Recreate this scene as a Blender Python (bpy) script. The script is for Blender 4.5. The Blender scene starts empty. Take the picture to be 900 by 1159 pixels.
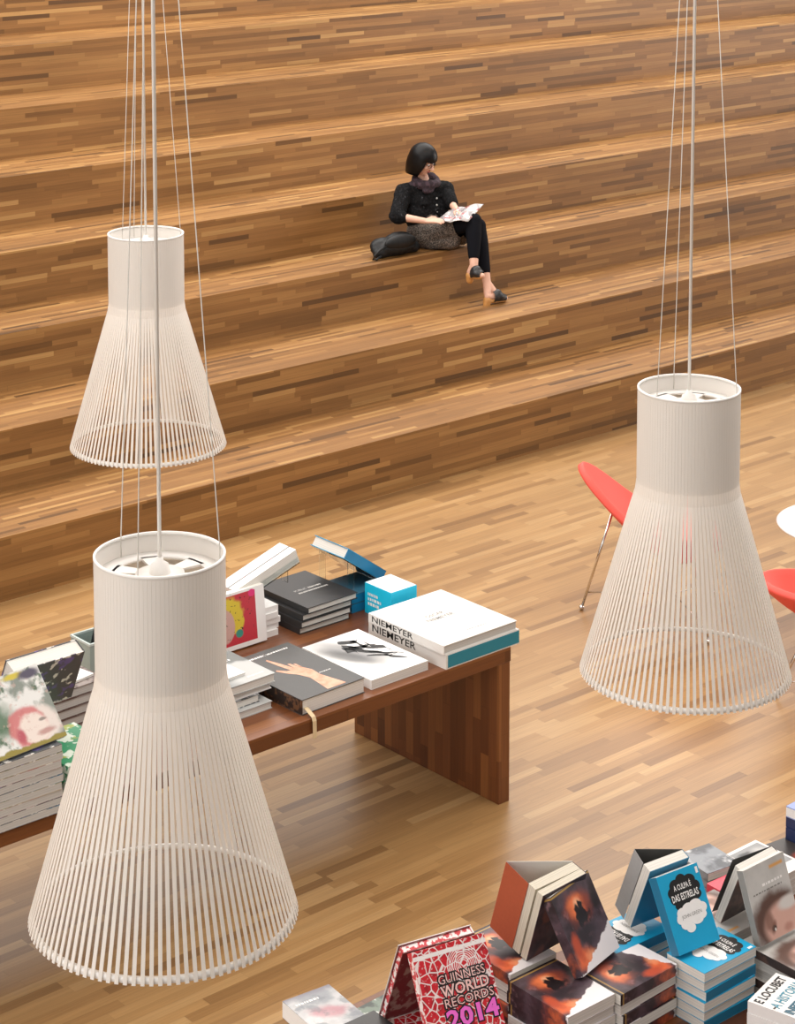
import bpy, bmesh, math, random
from math import sin, cos, pi, radians, sqrt, atan2, hypot, degrees
from mathutils import Vector, Matrix
random.seed(7)
SC = bpy.context.scene
COL = SC.collection
# ------------------------------------------------------------------ camera (solved from the vanishing points)
F, PX, PY = 2425.0, 450.0, 31.0
PITCH, TH, CH = radians(6.1), radians(48.84), 4.84
FW = Vector((cos(TH)*cos(PITCH), sin(TH)*cos(PITCH), -sin(PITCH)))
RT = Vector((sin(TH), -cos(TH), 0)); UP = RT.cross(FW); DN = -UP
CP = Vector((0, 0, CH))
cd = bpy.data.cameras.new('camera'); cam = bpy.data.objects.new('camera', cd); COL.objects.link(cam)
cam.matrix_world = Matrix(((RT.x, UP.x, -FW.x, 0), (RT.y, UP.y, -FW.y, 0), (RT.z, UP.z, -FW.z, CH), (0, 0, 0, 1)))
cd.sensor_fit = 'HORIZONTAL'; cd.sensor_width = 36; cd.lens = F/900*36
cd.shift_y = -(579.5-PY)/900; cd.clip_end = 200
SC.camera = cam
def ray(x, y): return FW + RT*((x-PX)/F) + DN*((y-PY)/F)
def onz(x, y, z): v = ray(x, y); return CP + v*((z-CH)/v.z)
def ony(x, y, Y): v = ray(x, y); return CP + v*(Y/v.y)
def onplane(x, y, P0, n): v = ray(x, y); return CP + v*((P0-CP).dot(n)/v.dot(n))

# ------------------------------------------------------------------ materials
MATS = {}
def newmat(name):
    m = bpy.data.materials.new(name); m.use_nodes = True
    nt = m.node_tree; b = nt.nodes['Principled BSDF']
    return m, nt, b
def mat(name, col, rough=.5, metal=0., noise=.06, nscale=40, bump=0., trans=0., spec=.5):
    if name in MATS: return MATS[name]
    m, nt, b = newmat(name)
    b.inputs['Roughness'].default_value = rough; b.inputs['Metallic'].default_value = metal
    b.inputs['Specular IOR Level'].default_value = spec
    tc = nt.nodes.new('ShaderNodeTexCoord'); nz = nt.nodes.new('ShaderNodeTexNoise')
    nz.inputs['Scale'].default_value = nscale; nz.inputs['Detail'].default_value = 3
    nt.links.new(tc.outputs['Object'], nz.inputs['Vector'])
    mx = nt.nodes.new('ShaderNodeMix'); mx.data_type = 'RGBA'
    mx.inputs['A'].default_value = (*[c*(1-noise) for c in col], 1); mx.inputs['B'].default_value = (*[min(1, c*(1+noise)) for c in col], 1)
    nt.links.new(nz.outputs['Fac'], mx.inputs['Factor']); nt.links.new(mx.outputs['Result'], b.inputs['Base Color'])
    if bump:
        bp = nt.nodes.new('ShaderNodeBump'); bp.inputs['Strength'].default_value = bump; bp.inputs['Distance'].default_value = .004
        nt.links.new(nz.outputs['Fac'], bp.inputs['Height']); nt.links.new(bp.outputs['Normal'], b.inputs['Normal'])
    if trans: b.inputs['Transmission Weight'].default_value = trans
    MATS[name] = m; return m
def hexc(h):
    r = [int(h[i:i+2], 16)/255 for i in (0, 2, 4)]
    return tuple(c/12.92 if c <= .04045 else ((c+.055)/1.055)**2.4 for c in r)

class NB:   # little node helper
    def __init__(s, nt): s.nt = nt
    def n(s, t, **k):
        nd = s.nt.nodes.new(t)
        for a, b in k.items(): setattr(nd, a, b)
        return nd
    def put(s, sock, v):
        if hasattr(v, 'is_linked') or hasattr(v, 'links'): s.nt.links.new(v, sock)
        elif v is not None: sock.default_value = v
    def m(s, op, a, b=None, c=None):
        nd = s.n('ShaderNodeMath', operation=op)
        s.put(nd.inputs[0], a)
        if b is not None: s.put(nd.inputs[1], b)
        if c is not None: s.put(nd.inputs[2], c)
        return nd.outputs[0]
    def mix(s, f, a, b, blend='MIX'):
        nd = s.n('ShaderNodeMix', data_type='RGBA', blend_type=blend)
        s.put(nd.inputs['Factor'], f); s.put(nd.inputs['A'], a); s.put(nd.inputs['B'], b)
        return nd.outputs['Result']
    def ramp(s, f, stops, interp='LINEAR'):
        nd = s.n('ShaderNodeValToRGB'); cr = nd.color_ramp; cr.interpolation = interp
        while len(cr.elements) < len(stops): cr.elements.new(.5)
        for e, (p, c) in zip(cr.elements, stops): e.position = p; e.color = (*c, 1)
        s.put(nd.inputs[0], f); return nd.outputs['Color']
    def smooth(s, f, a, b):
        nd = s.n('ShaderNodeMapRange', interpolation_type='SMOOTHSTEP')
        s.put(nd.inputs[0], f); nd.inputs[1].default_value = a; nd.inputs[2].default_value = b
        return nd.outputs[0]

def wood(name, stops, w=.05, L=.5, axes='XYZ', rough=.42, grain=.28, gap=.25, bump=.05, big=.12):
    """laminated strip wood: u runs along the strips, v across them"""
    m, nt, b = newmat(name); q = NB(nt)
    tc = q.n('ShaderNodeTexCoord'); sp = q.n('ShaderNodeSeparateXYZ'); nt.links.new(tc.outputs['Object'], sp.inputs[0])
    X, Y, Z = sp.outputs
    if axes == 'XYZ': u, v = X, q.m('ADD', Y, Z)
    elif axes == 'ZYX': u, v = Z, q.m('ADD', Y, X)
    vw = q.m('DIVIDE', v, w); row = q.m('FLOOR', vw)
    wn = q.n('ShaderNodeTexWhiteNoise', noise_dimensions='1D'); nt.links.new(row, wn.inputs['W'])
    rr = wn.outputs['Value']
    uo = q.m('ADD', q.m('DIVIDE', u, L), q.m('MULTIPLY', rr, 37.3))
    wav = q.m('MULTIPLY', q.m('SINE', q.m('ADD', q.m('MULTIPLY', uo, 2.3), q.m('MULTIPLY', rr, 50.))), .3)
    uo = q.m('ADD', uo, wav)
    col = q.m('FLOOR', uo)
    cv = q.n('ShaderNodeCombineXYZ'); nt.links.new(col, cv.inputs[0]); nt.links.new(row, cv.inputs[1])
    w2 = q.n('ShaderNodeTexWhiteNoise', noise_dimensions='2D'); nt.links.new(cv.outputs[0], w2.inputs['Vector'])
    pid = w2.outputs['Value']
    c = q.ramp(pid, stops)
    # grain
    gv = q.n('ShaderNodeCombineXYZ'); nt.links.new(q.m('MULTIPLY', u, 3.), gv.inputs[0]); nt.links.new(q.m('MULTIPLY', v, 90.), gv.inputs[1]); nt.links.new(q.m('MULTIPLY', pid, 50.), gv.inputs[2])
    nz = q.n('ShaderNodeTexNoise'); nz.inputs['Scale'].default_value = 1.; nz.inputs['Detail'].default_value = 4; nt.links.new(gv.outputs[0], nz.inputs['Vector'])
    g = q.m('MULTIPLY_ADD', q.m('SUBTRACT', nz.outputs['Fac'], .5), grain*2, 1.)
    # broad variation
    bv = q.n('ShaderNodeTexNoise'); bv.inputs['Scale'].default_value = .9; nt.links.new(tc.outputs['Object'], bv.inputs['Vector'])
    g2 = q.m('MULTIPLY', g, q.m('MULTIPLY_ADD', q.m('SUBTRACT', bv.outputs['Fac'], .5), big*2, 1.))
    # joints
    fv = q.m('FRACT', vw); ed = q.m('MINIMUM', fv, q.m('SUBTRACT', 1., fv))
    fu = q.m('FRACT', uo); eu = q.m('MULTIPLY', q.m('MINIMUM', fu, q.m('SUBTRACT', 1., fu)), L/w)
    e = q.m('MINIMUM', ed, eu); jm = q.smooth(e, .0, .05); jm = q.m('MULTIPLY_ADD', jm, gap, 1-gap)
    tot = q.m('MULTIPLY', g2, jm)
    cc = q.n('ShaderNodeCombineColor'); [nt.links.new(tot, cc.inputs[i]) for i in range(3)]
    nt.links.new(q.mix(1., c, cc.outputs[0], 'MULTIPLY'), b.inputs['Base Color'])
    b.inputs['Roughness'].default_value = rough
    bp = q.n('ShaderNodeBump'); bp.inputs['Strength'].default_value = bump; bp.inputs['Distance'].default_value = .003
    nt.links.new(nz.outputs['Fac'], bp.inputs['Height']); nt.links.new(bp.outputs['Normal'], b.inputs['Normal'])
    return m

STEP_STOPS = [(0, hexc('55391b')), (.035, hexc('684722')), (.16, hexc('7c562c')), (.6, hexc('8c6336')), (.9, hexc('9a7140')), (1, hexc('ad8652'))]
M_STEP = wood('oak_strip_steps', STEP_STOPS, w=.0364, L=.62, rough=.45, big=.2)
FLOOR_STOPS = [(0, hexc('7d5c38')), (.06, hexc('8b6840')), (.3, hexc('9c774b')), (.7, hexc('a68153')), (1, hexc('b39062'))]
M_FLOOR = wood('oak_strip_floor', FLOOR_STOPS, w=.055, L=.6, rough=.33, gap=.15, big=.2)
TAB_STOPS = [(0, hexc('56301a')), (.15, hexc('683b1e')), (.7, hexc('784726')), (1, hexc('8c5930'))]
M_TABTOP = wood('walnut_top', TAB_STOPS, w=.07, L=.8, rough=.35)
M_TABLEG = wood('walnut_upright_strips', TAB_STOPS, w=.055, L=.35, axes='ZYX', rough=.4)

M_PAGE = None
def page_mat(name, col, axis=2, lines=260):
    m, nt, b = newmat(name); q = NB(nt)
    tc = q.n('ShaderNodeTexCoord'); sp = q.n('ShaderNodeSeparateXYZ'); nt.links.new(tc.outputs['Object'], sp.inputs[0])
    nz = q.n('ShaderNodeTexNoise', noise_dimensions='1D'); nz.inputs['Scale'].default_value = lines; nt.links.new(sp.outputs[axis], nz.inputs['W'])
    f = q.smooth(nz.outputs['Fac'], .3, .7)
    nt.links.new(q.mix(f, (*[c*.82 for c in col], 1), (*col, 1)), b.inputs['Base Color']); b.inputs['Roughness'].default_value = .8
    return m
M_PAGE = page_mat('white_pages', hexc('e6e2da'))
M_PAGEY = page_mat('cream_pages', hexc('d8d0be'))
M_PAGEG = page_mat('grey_pages', hexc('c9c8c4'))

class Art:
    """printed cover picture: layers of ellipses, half planes and noise over the object's own coordinates (metres)"""
    def __init__(s, name, base, rough=.4):
        s.m, s.nt, s.b = newmat(name); s.q = NB(s.nt); s.b.inputs['Roughness'].default_value = rough
        tc = s.q.n('ShaderNodeTexCoord'); sp = s.q.n('ShaderNodeSeparateXYZ'); s.nt.links.new(tc.outputs['Object'], sp.inputs[0])
        s.P = tc.outputs['Object']; s.X, s.Y, s.Z = sp.outputs
        s.c = (*base, 1)
    def nz(s, scale, detail=3, off=0.):
        nd = s.q.n('ShaderNodeTexNoise'); nd.inputs['Scale'].default_value = scale; nd.inputs['Detail'].default_value = detail
        mp = s.q.n('ShaderNodeMapping'); mp.inputs['Location'].default_value = (off, off*.7, 0); s.nt.links.new(s.P, mp.inputs[0]); s.nt.links.new(mp.outputs[0], nd.inputs['Vector'])
        return s.q.m('SUBTRACT', nd.outputs['Fac'], .5)
    def put(s, f, col): s.c = s.q.mix(f, s.c, (*col, 1)); return s
    def ell(s, cx, cy, rx, ry, col, soft=.3, noise=0., scale=20, amt=1., rot=0.):
        q = s.q; dx = q.m('SUBTRACT', s.X, cx); dy = q.m('SUBTRACT', s.Y, cy)
        c, sn = cos(rot), sin(rot)
        ax = q.m('ADD', q.m('MULTIPLY', dx, c/rx), q.m('MULTIPLY', dy, sn/rx)); ay = q.m('ADD', q.m('MULTIPLY', dx, -sn/ry), q.m('MULTIPLY', dy, c/ry))
        d = q.m('SQRT', q.m('ADD', q.m('MULTIPLY', ax, ax), q.m('MULTIPLY', ay, ay)))
        if noise: d = q.m('ADD', d, q.m('MULTIPLY', s.nz(scale, 4, cx*9+cy*5), noise))
        f = q.m('SUBTRACT', 1., q.smooth(d, 1-soft, 1+soft))
        if amt != 1: f = q.m('MULTIPLY', f, amt)
        return s.put(f, col)
    def half(s, nx, ny, c, col, soft=.005, noise=0., scale=30, amt=1.):
        q = s.q; d = q.m('SUBTRACT', q.m('ADD', q.m('MULTIPLY', s.X, nx), q.m('MULTIPLY', s.Y, ny)), c)
        if noise: d = q.m('ADD', d, q.m('MULTIPLY', s.nz(scale, 4, c*7), noise))
        f = q.smooth(d, -soft, soft)
        if amt != 1: f = q.m('MULTIPLY', f, amt)
        return s.put(f, col)
    def band(s, nx, ny, c, hw, col, soft=.001):
        q = s.q; d = q.m('ABSOLUTE', q.m('SUBTRACT', q.m('ADD', q.m('MULTIPLY', s.X, nx), q.m('MULTIPLY', s.Y, ny)), c))
        return s.put(q.m('SUBTRACT', 1., q.smooth(d, hw-soft, hw+soft)), col)
    def rect(s, x0, x1, y0, y1, col, soft=.001):
        q = s.q
        dx = q.m('SUBTRACT', q.m('ABSOLUTE', q.m('SUBTRACT', s.X, (x0+x1)/2)), (x1-x0)/2); dy = q.m('SUBTRACT', q.m('ABSOLUTE', q.m('SUBTRACT', s.Y, (y0+y1)/2)), (y1-y0)/2)
        return s.put(q.m('SUBTRACT', 1., q.smooth(q.m('MAXIMUM', dx, dy), -soft, soft)), col)
    def mottle(s, scale, thr, col, soft=.05, amt=1., off=0.):
        q = s.q; f = q.smooth(s.nz(scale, 4, off), thr-soft, thr+soft)
        if amt != 1: f = q.m('MULTIPLY', f, amt)
        return s.put(f, col)
    def cracks(s, scale, width, col):
        q = s.q; v = q.n('ShaderNodeTexVoronoi', feature='DISTANCE_TO_EDGE'); v.inputs['Scale'].default_value = scale; s.nt.links.new(s.P, v.inputs['Vector'])
        return s.put(q.m('SUBTRACT', 1., q.smooth(v.outputs['Distance'], width*.6, width*1.2)), col)
    def rings(s, cx, cy, r0, r1, n, hw, col):
        q = s.q; dx = q.m('SUBTRACT', s.X, cx); dy = q.m('SUBTRACT', s.Y, cy)
        d = q.m('SQRT', q.m('ADD', q.m('MULTIPLY', dx, dx), q.m('MULTIPLY', dy, dy)))
        ph = q.m('FRACT', q.m('MULTIPLY', d, n/(r1-r0)))
        f = q.m('MULTIPLY', q.m('LESS_THAN', ph, hw), q.m('MULTIPLY', q.m('GREATER_THAN', d, r0), q.m('LESS_THAN', d, r1)))
        return s.put(f, col)
    def done(s):
        s.q.put(s.b.inputs['Base Color'], s.c); return s.m

# ------------------------------------------------------------------ mesh builder
FONT_CACHE = {}
def text_polys(body, bold):
    key = (body, bold)
    if key in FONT_CACHE: return FONT_CACHE[key]
    cu = bpy.data.curves.new('lettering', 'FONT'); cu.body = body; cu.offset = bold; cu.resolution_u = 2
    o = bpy.data.objects.new('lettering', cu); COL.objects.link(o)
    dg = bpy.context.evaluated_depsgraph_get(); me = o.evaluated_get(dg).to_mesh()
    vs = [v.co.copy() for v in me.vertices]; fs = [list(p.vertices) for p in me.polygons]
    o.evaluated_get(dg).to_mesh_clear(); bpy.data.objects.remove(o); bpy.data.curves.remove(cu)
    x0 = min(v.x for v in vs); x1 = max(v.x for v in vs); y0 = min(v.y for v in vs); y1 = max(v.y for v in vs)
    r = ([((v.x-x0)/(x1-x0), (v.y-y0)/(y1-y0)) for v in vs], fs); FONT_CACHE[key] = r; return r

class MB:
    def __init__(s): s.v = []; s.f = []; s.mi = []; s.sm = []
    def add(s, vs, fs, mi=0, smooth=False):
        b = len(s.v); s.v += [tuple(v) for v in vs]
        for f in fs: s.f.append([b+i for i in f]); s.mi.append(mi); s.sm.append(smooth)
        return s
    def box(s, x0, x1, y0, y1, z0, z1, mi=0):
        vs = [(x, y, z) for z in (z0, z1) for y in (y0, y1) for x in (x0, x1)]
        return s.add(vs, [(0, 2, 3, 1), (4, 5, 7, 6), (0, 1, 5, 4), (2, 6, 7, 3), (0, 4, 6, 2), (1, 3, 7, 5)], mi)
    def poly(s, pts, mi=0): return s.add(pts, [list(range(len(pts)))], mi)
    def prism(s, pts, z0, z1, mi=0):
        n = len(pts); vs = [(x, y, z0) for x, y in pts]+[(x, y, z1) for x, y in pts]
        fs = [list(range(n))[::-1], list(range(n, 2*n))]+[(i, (i+1) % n, n+(i+1) % n, n+i) for i in range(n)]
        return s.add(vs, fs, mi)
    def prismM(s, pts, h0, h1, fn, mi=0):
        """prism of pts2d extruded h0..h1, mapped through fn(a,b,h)"""
        n = len(pts); vs = [fn(a, b, h0) for a, b in pts]+[fn(a, b, h1) for a, b in pts]
        fs = [list(range(n))[::-1], list(range(n, 2*n))]+[(i, (i+1) % n, n+(i+1) % n, n+i) for i in range(n)]
        return s.add(vs, fs, mi)
    def text(s, body, fn, u0, u1, v0, v1, mi, bold=.0):
        vs, fs = text_polys(body, bold)
        return s.add([fn(u0+(u1-u0)*a, v0+(v1-v0)*b) for a, b in vs], fs, mi)
    def disc(s, fn, cx, cy, rx, ry, mi, n=20):
        return s.poly([fn(cx+rx*cos(2*pi*k/n), cy+ry*sin(2*pi*k/n)) for k in range(n)], mi)
    def tube(s, pts, r, mi=0, n=8, cap=True, smooth=True):
        pts = [Vector(p) for p in pts]; R = r if isinstance(r, (list, tuple)) else [r]*len(pts)
        rings = []
        for i, p in enumerate(pts):
            d = (pts[min(i+1, len(pts)-1)]-pts[max(i-1, 0)]).normalized()
            a = d.cross(Vector((0, 0, 1)));  a = d.cross(Vector((1, 0, 0))) if a.length < .1 else a
            a.normalize(); b = d.cross(a)
            rings.append([p+(a*cos(2*pi*k/n)+b*sin(2*pi*k/n))*R[i] for k in range(n)])
        vs = [v for rg in rings for v in rg]; fs = []
        for i in range(len(pts)-1):
            for k in range(n): fs.append((i*n+k, i*n+(k+1) % n, (i+1)*n+(k+1) % n, (i+1)*n+k))
        s.add(vs, fs, mi, smooth)
        if cap: s.add(rings[0][::-1], [list(range(n))], mi); s.add(rings[-1], [list(range(n))], mi)
        return s
    def lathe(s, prof, n=48, mi=0, smooth=True, closed=False):
        vs = [(r*cos(2*pi*k/n), r*sin(2*pi*k/n), z) for r, z in prof for k in range(n)]; fs = []
        m = len(prof)
        for i in range(m if closed else m-1):
            j = (i+1) % m
            for k in range(n): fs.append((i*n+k, i*n+(k+1) % n, j*n+(k+1) % n, j*n+k))
        return s.add(vs, fs, mi, smooth)
    def sphere(s, c, r, mi=0, n=12, m=8, sc=(1, 1, 1)):
        vs = []; fs = []
        for i in range(m+1):
            t = pi*i/m
            for k in range(n): vs.append((c[0]+r*sc[0]*sin(t)*cos(2*pi*k/n), c[1]+r*sc[1]*sin(t)*sin(2*pi*k/n), c[2]+r*sc[2]*cos(t)))
        for i in range(m):
            for k in range(n): fs.append((i*n+k, (i+1)*n+k, (i+1)*n+(k+1) % n, i*n+(k+1) % n))
        return s.add(vs, fs, mi, True)
    def build(s, name, mats, parent=None, fix=True, bevel=0.):
        me = bpy.data.meshes.new(name); me.from_pydata(s.v, [], s.f)
        for m in (mats if isinstance(mats, (list, tuple)) else [mats]): me.materials.append(m)
        me.polygons.foreach_set('material_index', s.mi); me.polygons.foreach_set('use_smooth', s.sm)
        if fix:
            bm = bmesh.new(); bm.from_mesh(me); bmesh.ops.remove_doubles(bm, verts=bm.verts, dist=1e-6)
            if fix == 'n': bmesh.ops.recalc_face_normals(bm, faces=bm.faces)
            bm.to_mesh(me); bm.free()
        me.update()
        o = bpy.data.objects.new(name, me); COL.objects.link(o)
        if parent: o.parent = parent
        if bevel:
            md = o.modifiers.new('edge', 'BEVEL'); md.width = bevel; md.segments = 2; md.limit_method = 'ANGLE'
        return o
def tag(o, label=None, cat=None, group=None, kind=None):
    if label: o['label'] = label
    if cat: o['category'] = cat
    if group: o['group'] = group
    if kind: o['kind'] = kind
    return o
def thing(name, M, label, cat, group=None):
    o = bpy.data.objects.new(name, None); COL.objects.link(o); o.empty_display_size = .1
    o.matrix_world = M if isinstance(M, Matrix) else Matrix.Translation(M)
    return tag(o, label, cat, group)
KIDS = {}
def dup(root, M, label, group=None):
    r = root.copy(); COL.objects.link(r); r.matrix_world = M; r['label'] = label
    if group: r['group'] = group
    for ch in [c for c in bpy.data.objects if c.parent == root]:
        c = ch.copy(); COL.objects.link(c); c.parent = r
        for g in [x for x in bpy.data.objects if x.parent == ch]:
            d = g.copy(); COL.objects.link(d); d.parent = c
    return r
def flat(x, y, z, rz=0.): return Matrix.Translation((x, y, z)) @ Matrix.Rotation(rz, 4, 'Z')
def frame(O, ex, ey):
    ex = ex.normalized(); ey = ey.normalized(); ez = ex.cross(ey)
    return Matrix(((ex.x, ey.x, ez.x, O.x), (ex.y, ey.y, ez.y, O.y), (ex.z, ey.z, ez.z, O.z), (0, 0, 0, 1)))
ORD = ['topmost', 'second from the top', 'third from the top', 'fourth from the top', 'fifth from the top', 'sixth from the top', 'seventh from the top', 'eighth from the top', 'ninth from the top', 'tenth from the top']

# ------------------------------------------------------------------ setting
fb = MB(); fb.box(-6, 34, -2, 11.01, -.12, 0); tag(fb.build('floor', M_FLOOR), 'pale oak strip floor of the shop', None, None, 'structure')
NOSE = [11.01, 11.77, 12.56, 13.23, 13.945, 14.65, 15.36, 16.07, 16.78, 17.49, 18.2]
cb_ = MB(); cb_.box(-6, 34, -2, 18.2, 7.2, 7.35); tag(cb_.build('ceiling', mat('white_ceiling', hexc('e4e1dc'), .8)), 'white ceiling the pendant lamps hang from', None, None, 'structure')
STEPW = ['lowest', 'second', 'third', 'fourth', 'fifth', 'sixth', 'seventh', 'eighth', 'ninth', 'tenth']
for i in range(10):
    b = MB(); b.box(-6, 34, NOSE[i], NOSE[i+1], -.12, .4*(i+1))
    tag(b.build('wooden_step', M_STEP), STEPW[i]+' tier of the broad oak seating steps, counted from the floor', None, 'oak seating steps', 'structure')

# ------------------------------------------------------------------ pendant lamps
def slat_material():
    m, nt, b = newmat('white_birch_strip'); q = NB(nt)
    b.inputs['Base Color'].default_value = (*hexc('f6f1ea'), 1); b.inputs['Roughness'].default_value = .5
    tr = q.n('ShaderNodeBsdfTranslucent'); tr.inputs['Color'].default_value = (*hexc('f8eee2'), 1)
    mx = q.n('ShaderNodeMixShader'); mx.inputs[0].default_value = .25
    nt.links.new(b.outputs[0], mx.inputs[1]); nt.links.new(tr.outputs[0], mx.inputs[2]); nt.links.new(mx.outputs[0], nt.nodes['Material Output'].inputs['Surface'])
    return m
M_SLAT = slat_material()
M_WHITE = mat('white_lacquer', hexc('f1eeea'), .4, noise=.02)
M_WIRE = mat('pale_steel_wire', hexc('cfc9c0'), .4, .0)
M_CORD = mat('white_cable', hexc('e8e4de'), .5)
M_BULB, _nt, _b = newmat('lit_bulb'); _b.inputs['Base Color'].default_value = (.9, .88, .84, 1); _b.inputs['Emission Color'].default_value = (1, .86, .7, 1); _b.inputs['Emission Strength'].default_value = 6
CEIL = 7.2
LH, LR, LT, LK = .797, .289, .139, .51
def lamp_parts(root, wire_phase, az):
    # shade: slim vertical birch strips, straight at the collar and splayed below
    s = MB(); n = 100; hw = .0042; prof = [(LT, LH), (LT, LH-.12), (LT, LK+.03), (LT+.004, LK), (LT+.016, LK-.04)]
    for k in range(1, 7):
        t = k/6; prof.append((LT+.016+(LR-LT-.016)*t, (LK-.04)*(1-t)))
    for k in range(n):
        a = az+2*pi*(k+.5)/n; d = Vector((cos(a), sin(a), 0)); tn = Vector((-sin(a), cos(a), 0))
        vs = []
        for r, z in prof:
            p = d*r+Vector((0, 0, z))
            vs += [p-tn*hw, p+tn*hw, p+tn*hw-d*.0022, p-tn*hw-d*.0022]
        fs = []
        for i in range(len(prof)-1):
            for j in range(4): fs.append((i*4+j, i*4+(j+1) % 4, i*4+4+(j+1) % 4, i*4+4+j))
        fs += [(0, 3, 2, 1), tuple(len(prof)*4-4+j for j in range(4))]
        s.add(vs, fs)
    s.build('lamp_shade', M_SLAT, root, fix=False)
    r = MB(); r.lathe([(LT+.0008, LH+.001), (LT+.0008, LH-.005), (LT-.0045, LH-.005), (LT-.0045, LH+.001)], 72, closed=True); r.build('top_ring', M_WHITE, root)
    r = MB(); r.lathe([(LR-.0072, .0135), (LR-.004, .002), (LR-.012, .002), (LR-.0152, .0135)], 96, closed=True); r.build('bottom_ring', M_WHITE, root)
    r = MB(); r.lathe([(LT-.0028, LH-.004), (LT-.0028, LK+.035), (LT-.0036, LK+.035), (LT-.0036, LH-.004)], 72, closed=True); r.build('collar_lining', M_SLAT, root)
    # support plate with round holes, hub and lamp holder
    p = MB(); zp = LH-.042
    p.lathe([(.098, zp), (.1345, zp), (.1345, zp-.006), (.098, zp-.006)], 48, closed=True)
    p.lathe([(.0, zp+.001), (.052, zp+.001), (.052, zp-.006), (.0, zp-.006)], 32)
    for k in range(6):
        a = wire_phase+pi/6+2*pi*k/6; d = Vector((cos(a), sin(a), 0)); t = Vector((-sin(a), cos(a), 0))
        p.prismM([(.045, -.013), (.104, -.024), (.104, .024), (.045, .013)], zp-.005, zp, lambda a_, b_, h: tuple(d*a_+t*b_+Vector((0, 0, h))))
    pl = p.build('support_plate', M_WHITE, root)
    h = MB(); h.lathe([(0, zp+.036), (.007, zp+.035), (.009, zp+.026), (.019, zp+.02), (.023, zp+.001)], 20); h.build('hub_cap', M_WHITE, pl)
    h = MB(); h.lathe([(.0, zp-.004), (.028, zp-.004), (.028, zp-.12), (.02, zp-.13), (0, zp-.13)], 24); so = h.build('lamp_socket', M_WHITE, root)
    h = MB(); h.lathe([(.0, zp-.131), (.014, zp-.131), (.018, zp-.15), (.033, zp-.185), (.035, zp-.205), (.026, zp-.232), (.0, zp-.243)], 24); h.build('bulb', M_BULB, so)
    c = MB(); c.tube([(0, 0, zp+.034), (0, 0, CEIL-2.457)], .0042, n=8); c.build('power_cord', M_CORD, root)
    for k in range(3):
        a = wire_phase+2*pi*k/3; rr = LT*.93
        w = MB(); w.tube([(rr*cos(a), rr*sin(a), LH-.04), (rr*cos(a), rr*sin(a), LH), (.014*cos(a), .014*sin(a), LH+1.78)], .0013, n=5); w.build('suspension_wire', M_WIRE, root)
    g = MB(); g.lathe([(0, LH+1.80), (.016, LH+1.80), (.02, LH+1.785), (.02, LH+1.765), (0, LH+1.765)], 20); g.build('wire_gripper', M_WHITE, root)
    g = MB(); zc = CEIL-2.457; g.lathe([(0, zc), (.06, zc), (.06, zc-.02), (.02, zc-.03), (0, zc-.03)], 24); g.build('ceiling_rose', M_WHITE, root)
view_az = lambda x, y: atan2(y, x)
for (x, y, ph, lab) in ((4.397, 6.434, radians(75), 'white slatted pendant lamp hanging highest in view, before the middle steps'),
                        (4.323, 3.745, radians(-60), 'white slatted pendant lamp hanging in front of the left red chair'),
                        (2.505, 3.629, radians(95), 'largest white slatted pendant lamp, hanging in front of the long book table')):
    L = thing('pendant_lamp', Vector((x, y, 2.457)), lab, 'lamp', 'white pendant lamps'); lamp_parts(L, ph, view_az(x, y))

# ------------------------------------------------------------------ long book table
TZ = .776
T = thing('display_table', Vector((5.2, 7.68, 0)), 'long brown walnut table with a solid end panel, covered with art books', 'table')
def tb(x0, x1, y0, y1, z0, z1, name, m, bev=.003):
    b = MB(); b.box(x0-5.2, x1-5.2, y0-7.68, y1-7.68, z0, z1); return b.build(name, m, T, bevel=bev)
tb(3.3, 6.96, 7.13, 8.22, TZ-.072, TZ, 'tabletop', M_TABTOP)
tb(6.885, 6.957, 7.133, 8.217, 0, TZ-.072, 'end_panel', M_TABLEG)
tb(3.303, 3.375, 7.133, 8.217, 0, TZ-.072, 'end_panel', M_TABLEG)

# ------------------------------------------------------------------ books
def book(name, label, M, w, l, t, cmat, cat='book', group=None, hard=True, pages=None, art=None, amats=(), spine_mat=None, pg_y=True, ov=.004):
    """closed book: spine on local -x, front cover on top (z = t), head at +y"""
    root = thing(name, M, label, cat, group)
    ct = .0035 if hard else .0016; ov = ov if hard else 0.0005
    c = MB(); x0, x1, y0, y1 = -w/2, w/2, -l/2, l/2
    c.box(x0, x1, y0, y1, 0, ct, 0); c.box(x0, x1, y0, y1, t-ct, t, 0); c.box(x0, x0+ct, y0, y1, ct, t-ct, 1)
    fr = lambda u, v: (x0+u*w, y0+v*l, t+.0006)
    sp = lambda u, v: (x0-.0006, y0+u*l, v*t)
    if art: art(c, fr, sp)
    c.build('cover', [cmat, spine_mat or cmat]+list(amats), root, fix=False)
    p = MB(); p.box(x0+ct+.0003, x1-ov, y0+ov, y1-ov, ct+.0002, t-ct-.0002); p.build('page_block', pages or M_PAGE, root)
    return root
def dashes(c, fr, u0, u1, v, h, mi, n=10, seed=1):
    """a line of small print too fine to read"""
    rnd = random.Random(seed); x = u0
    while x < u1:
        d = rnd.uniform(.35, 1.)*(u1-u0)/n; e = min(x+d, u1)
        c.poly([fr(x, v), fr(e, v), fr(e, v+h*rnd.uniform(.75, 1)), fr(x, v+h)], mi); x = e+(u1-u0)/n*.28

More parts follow.
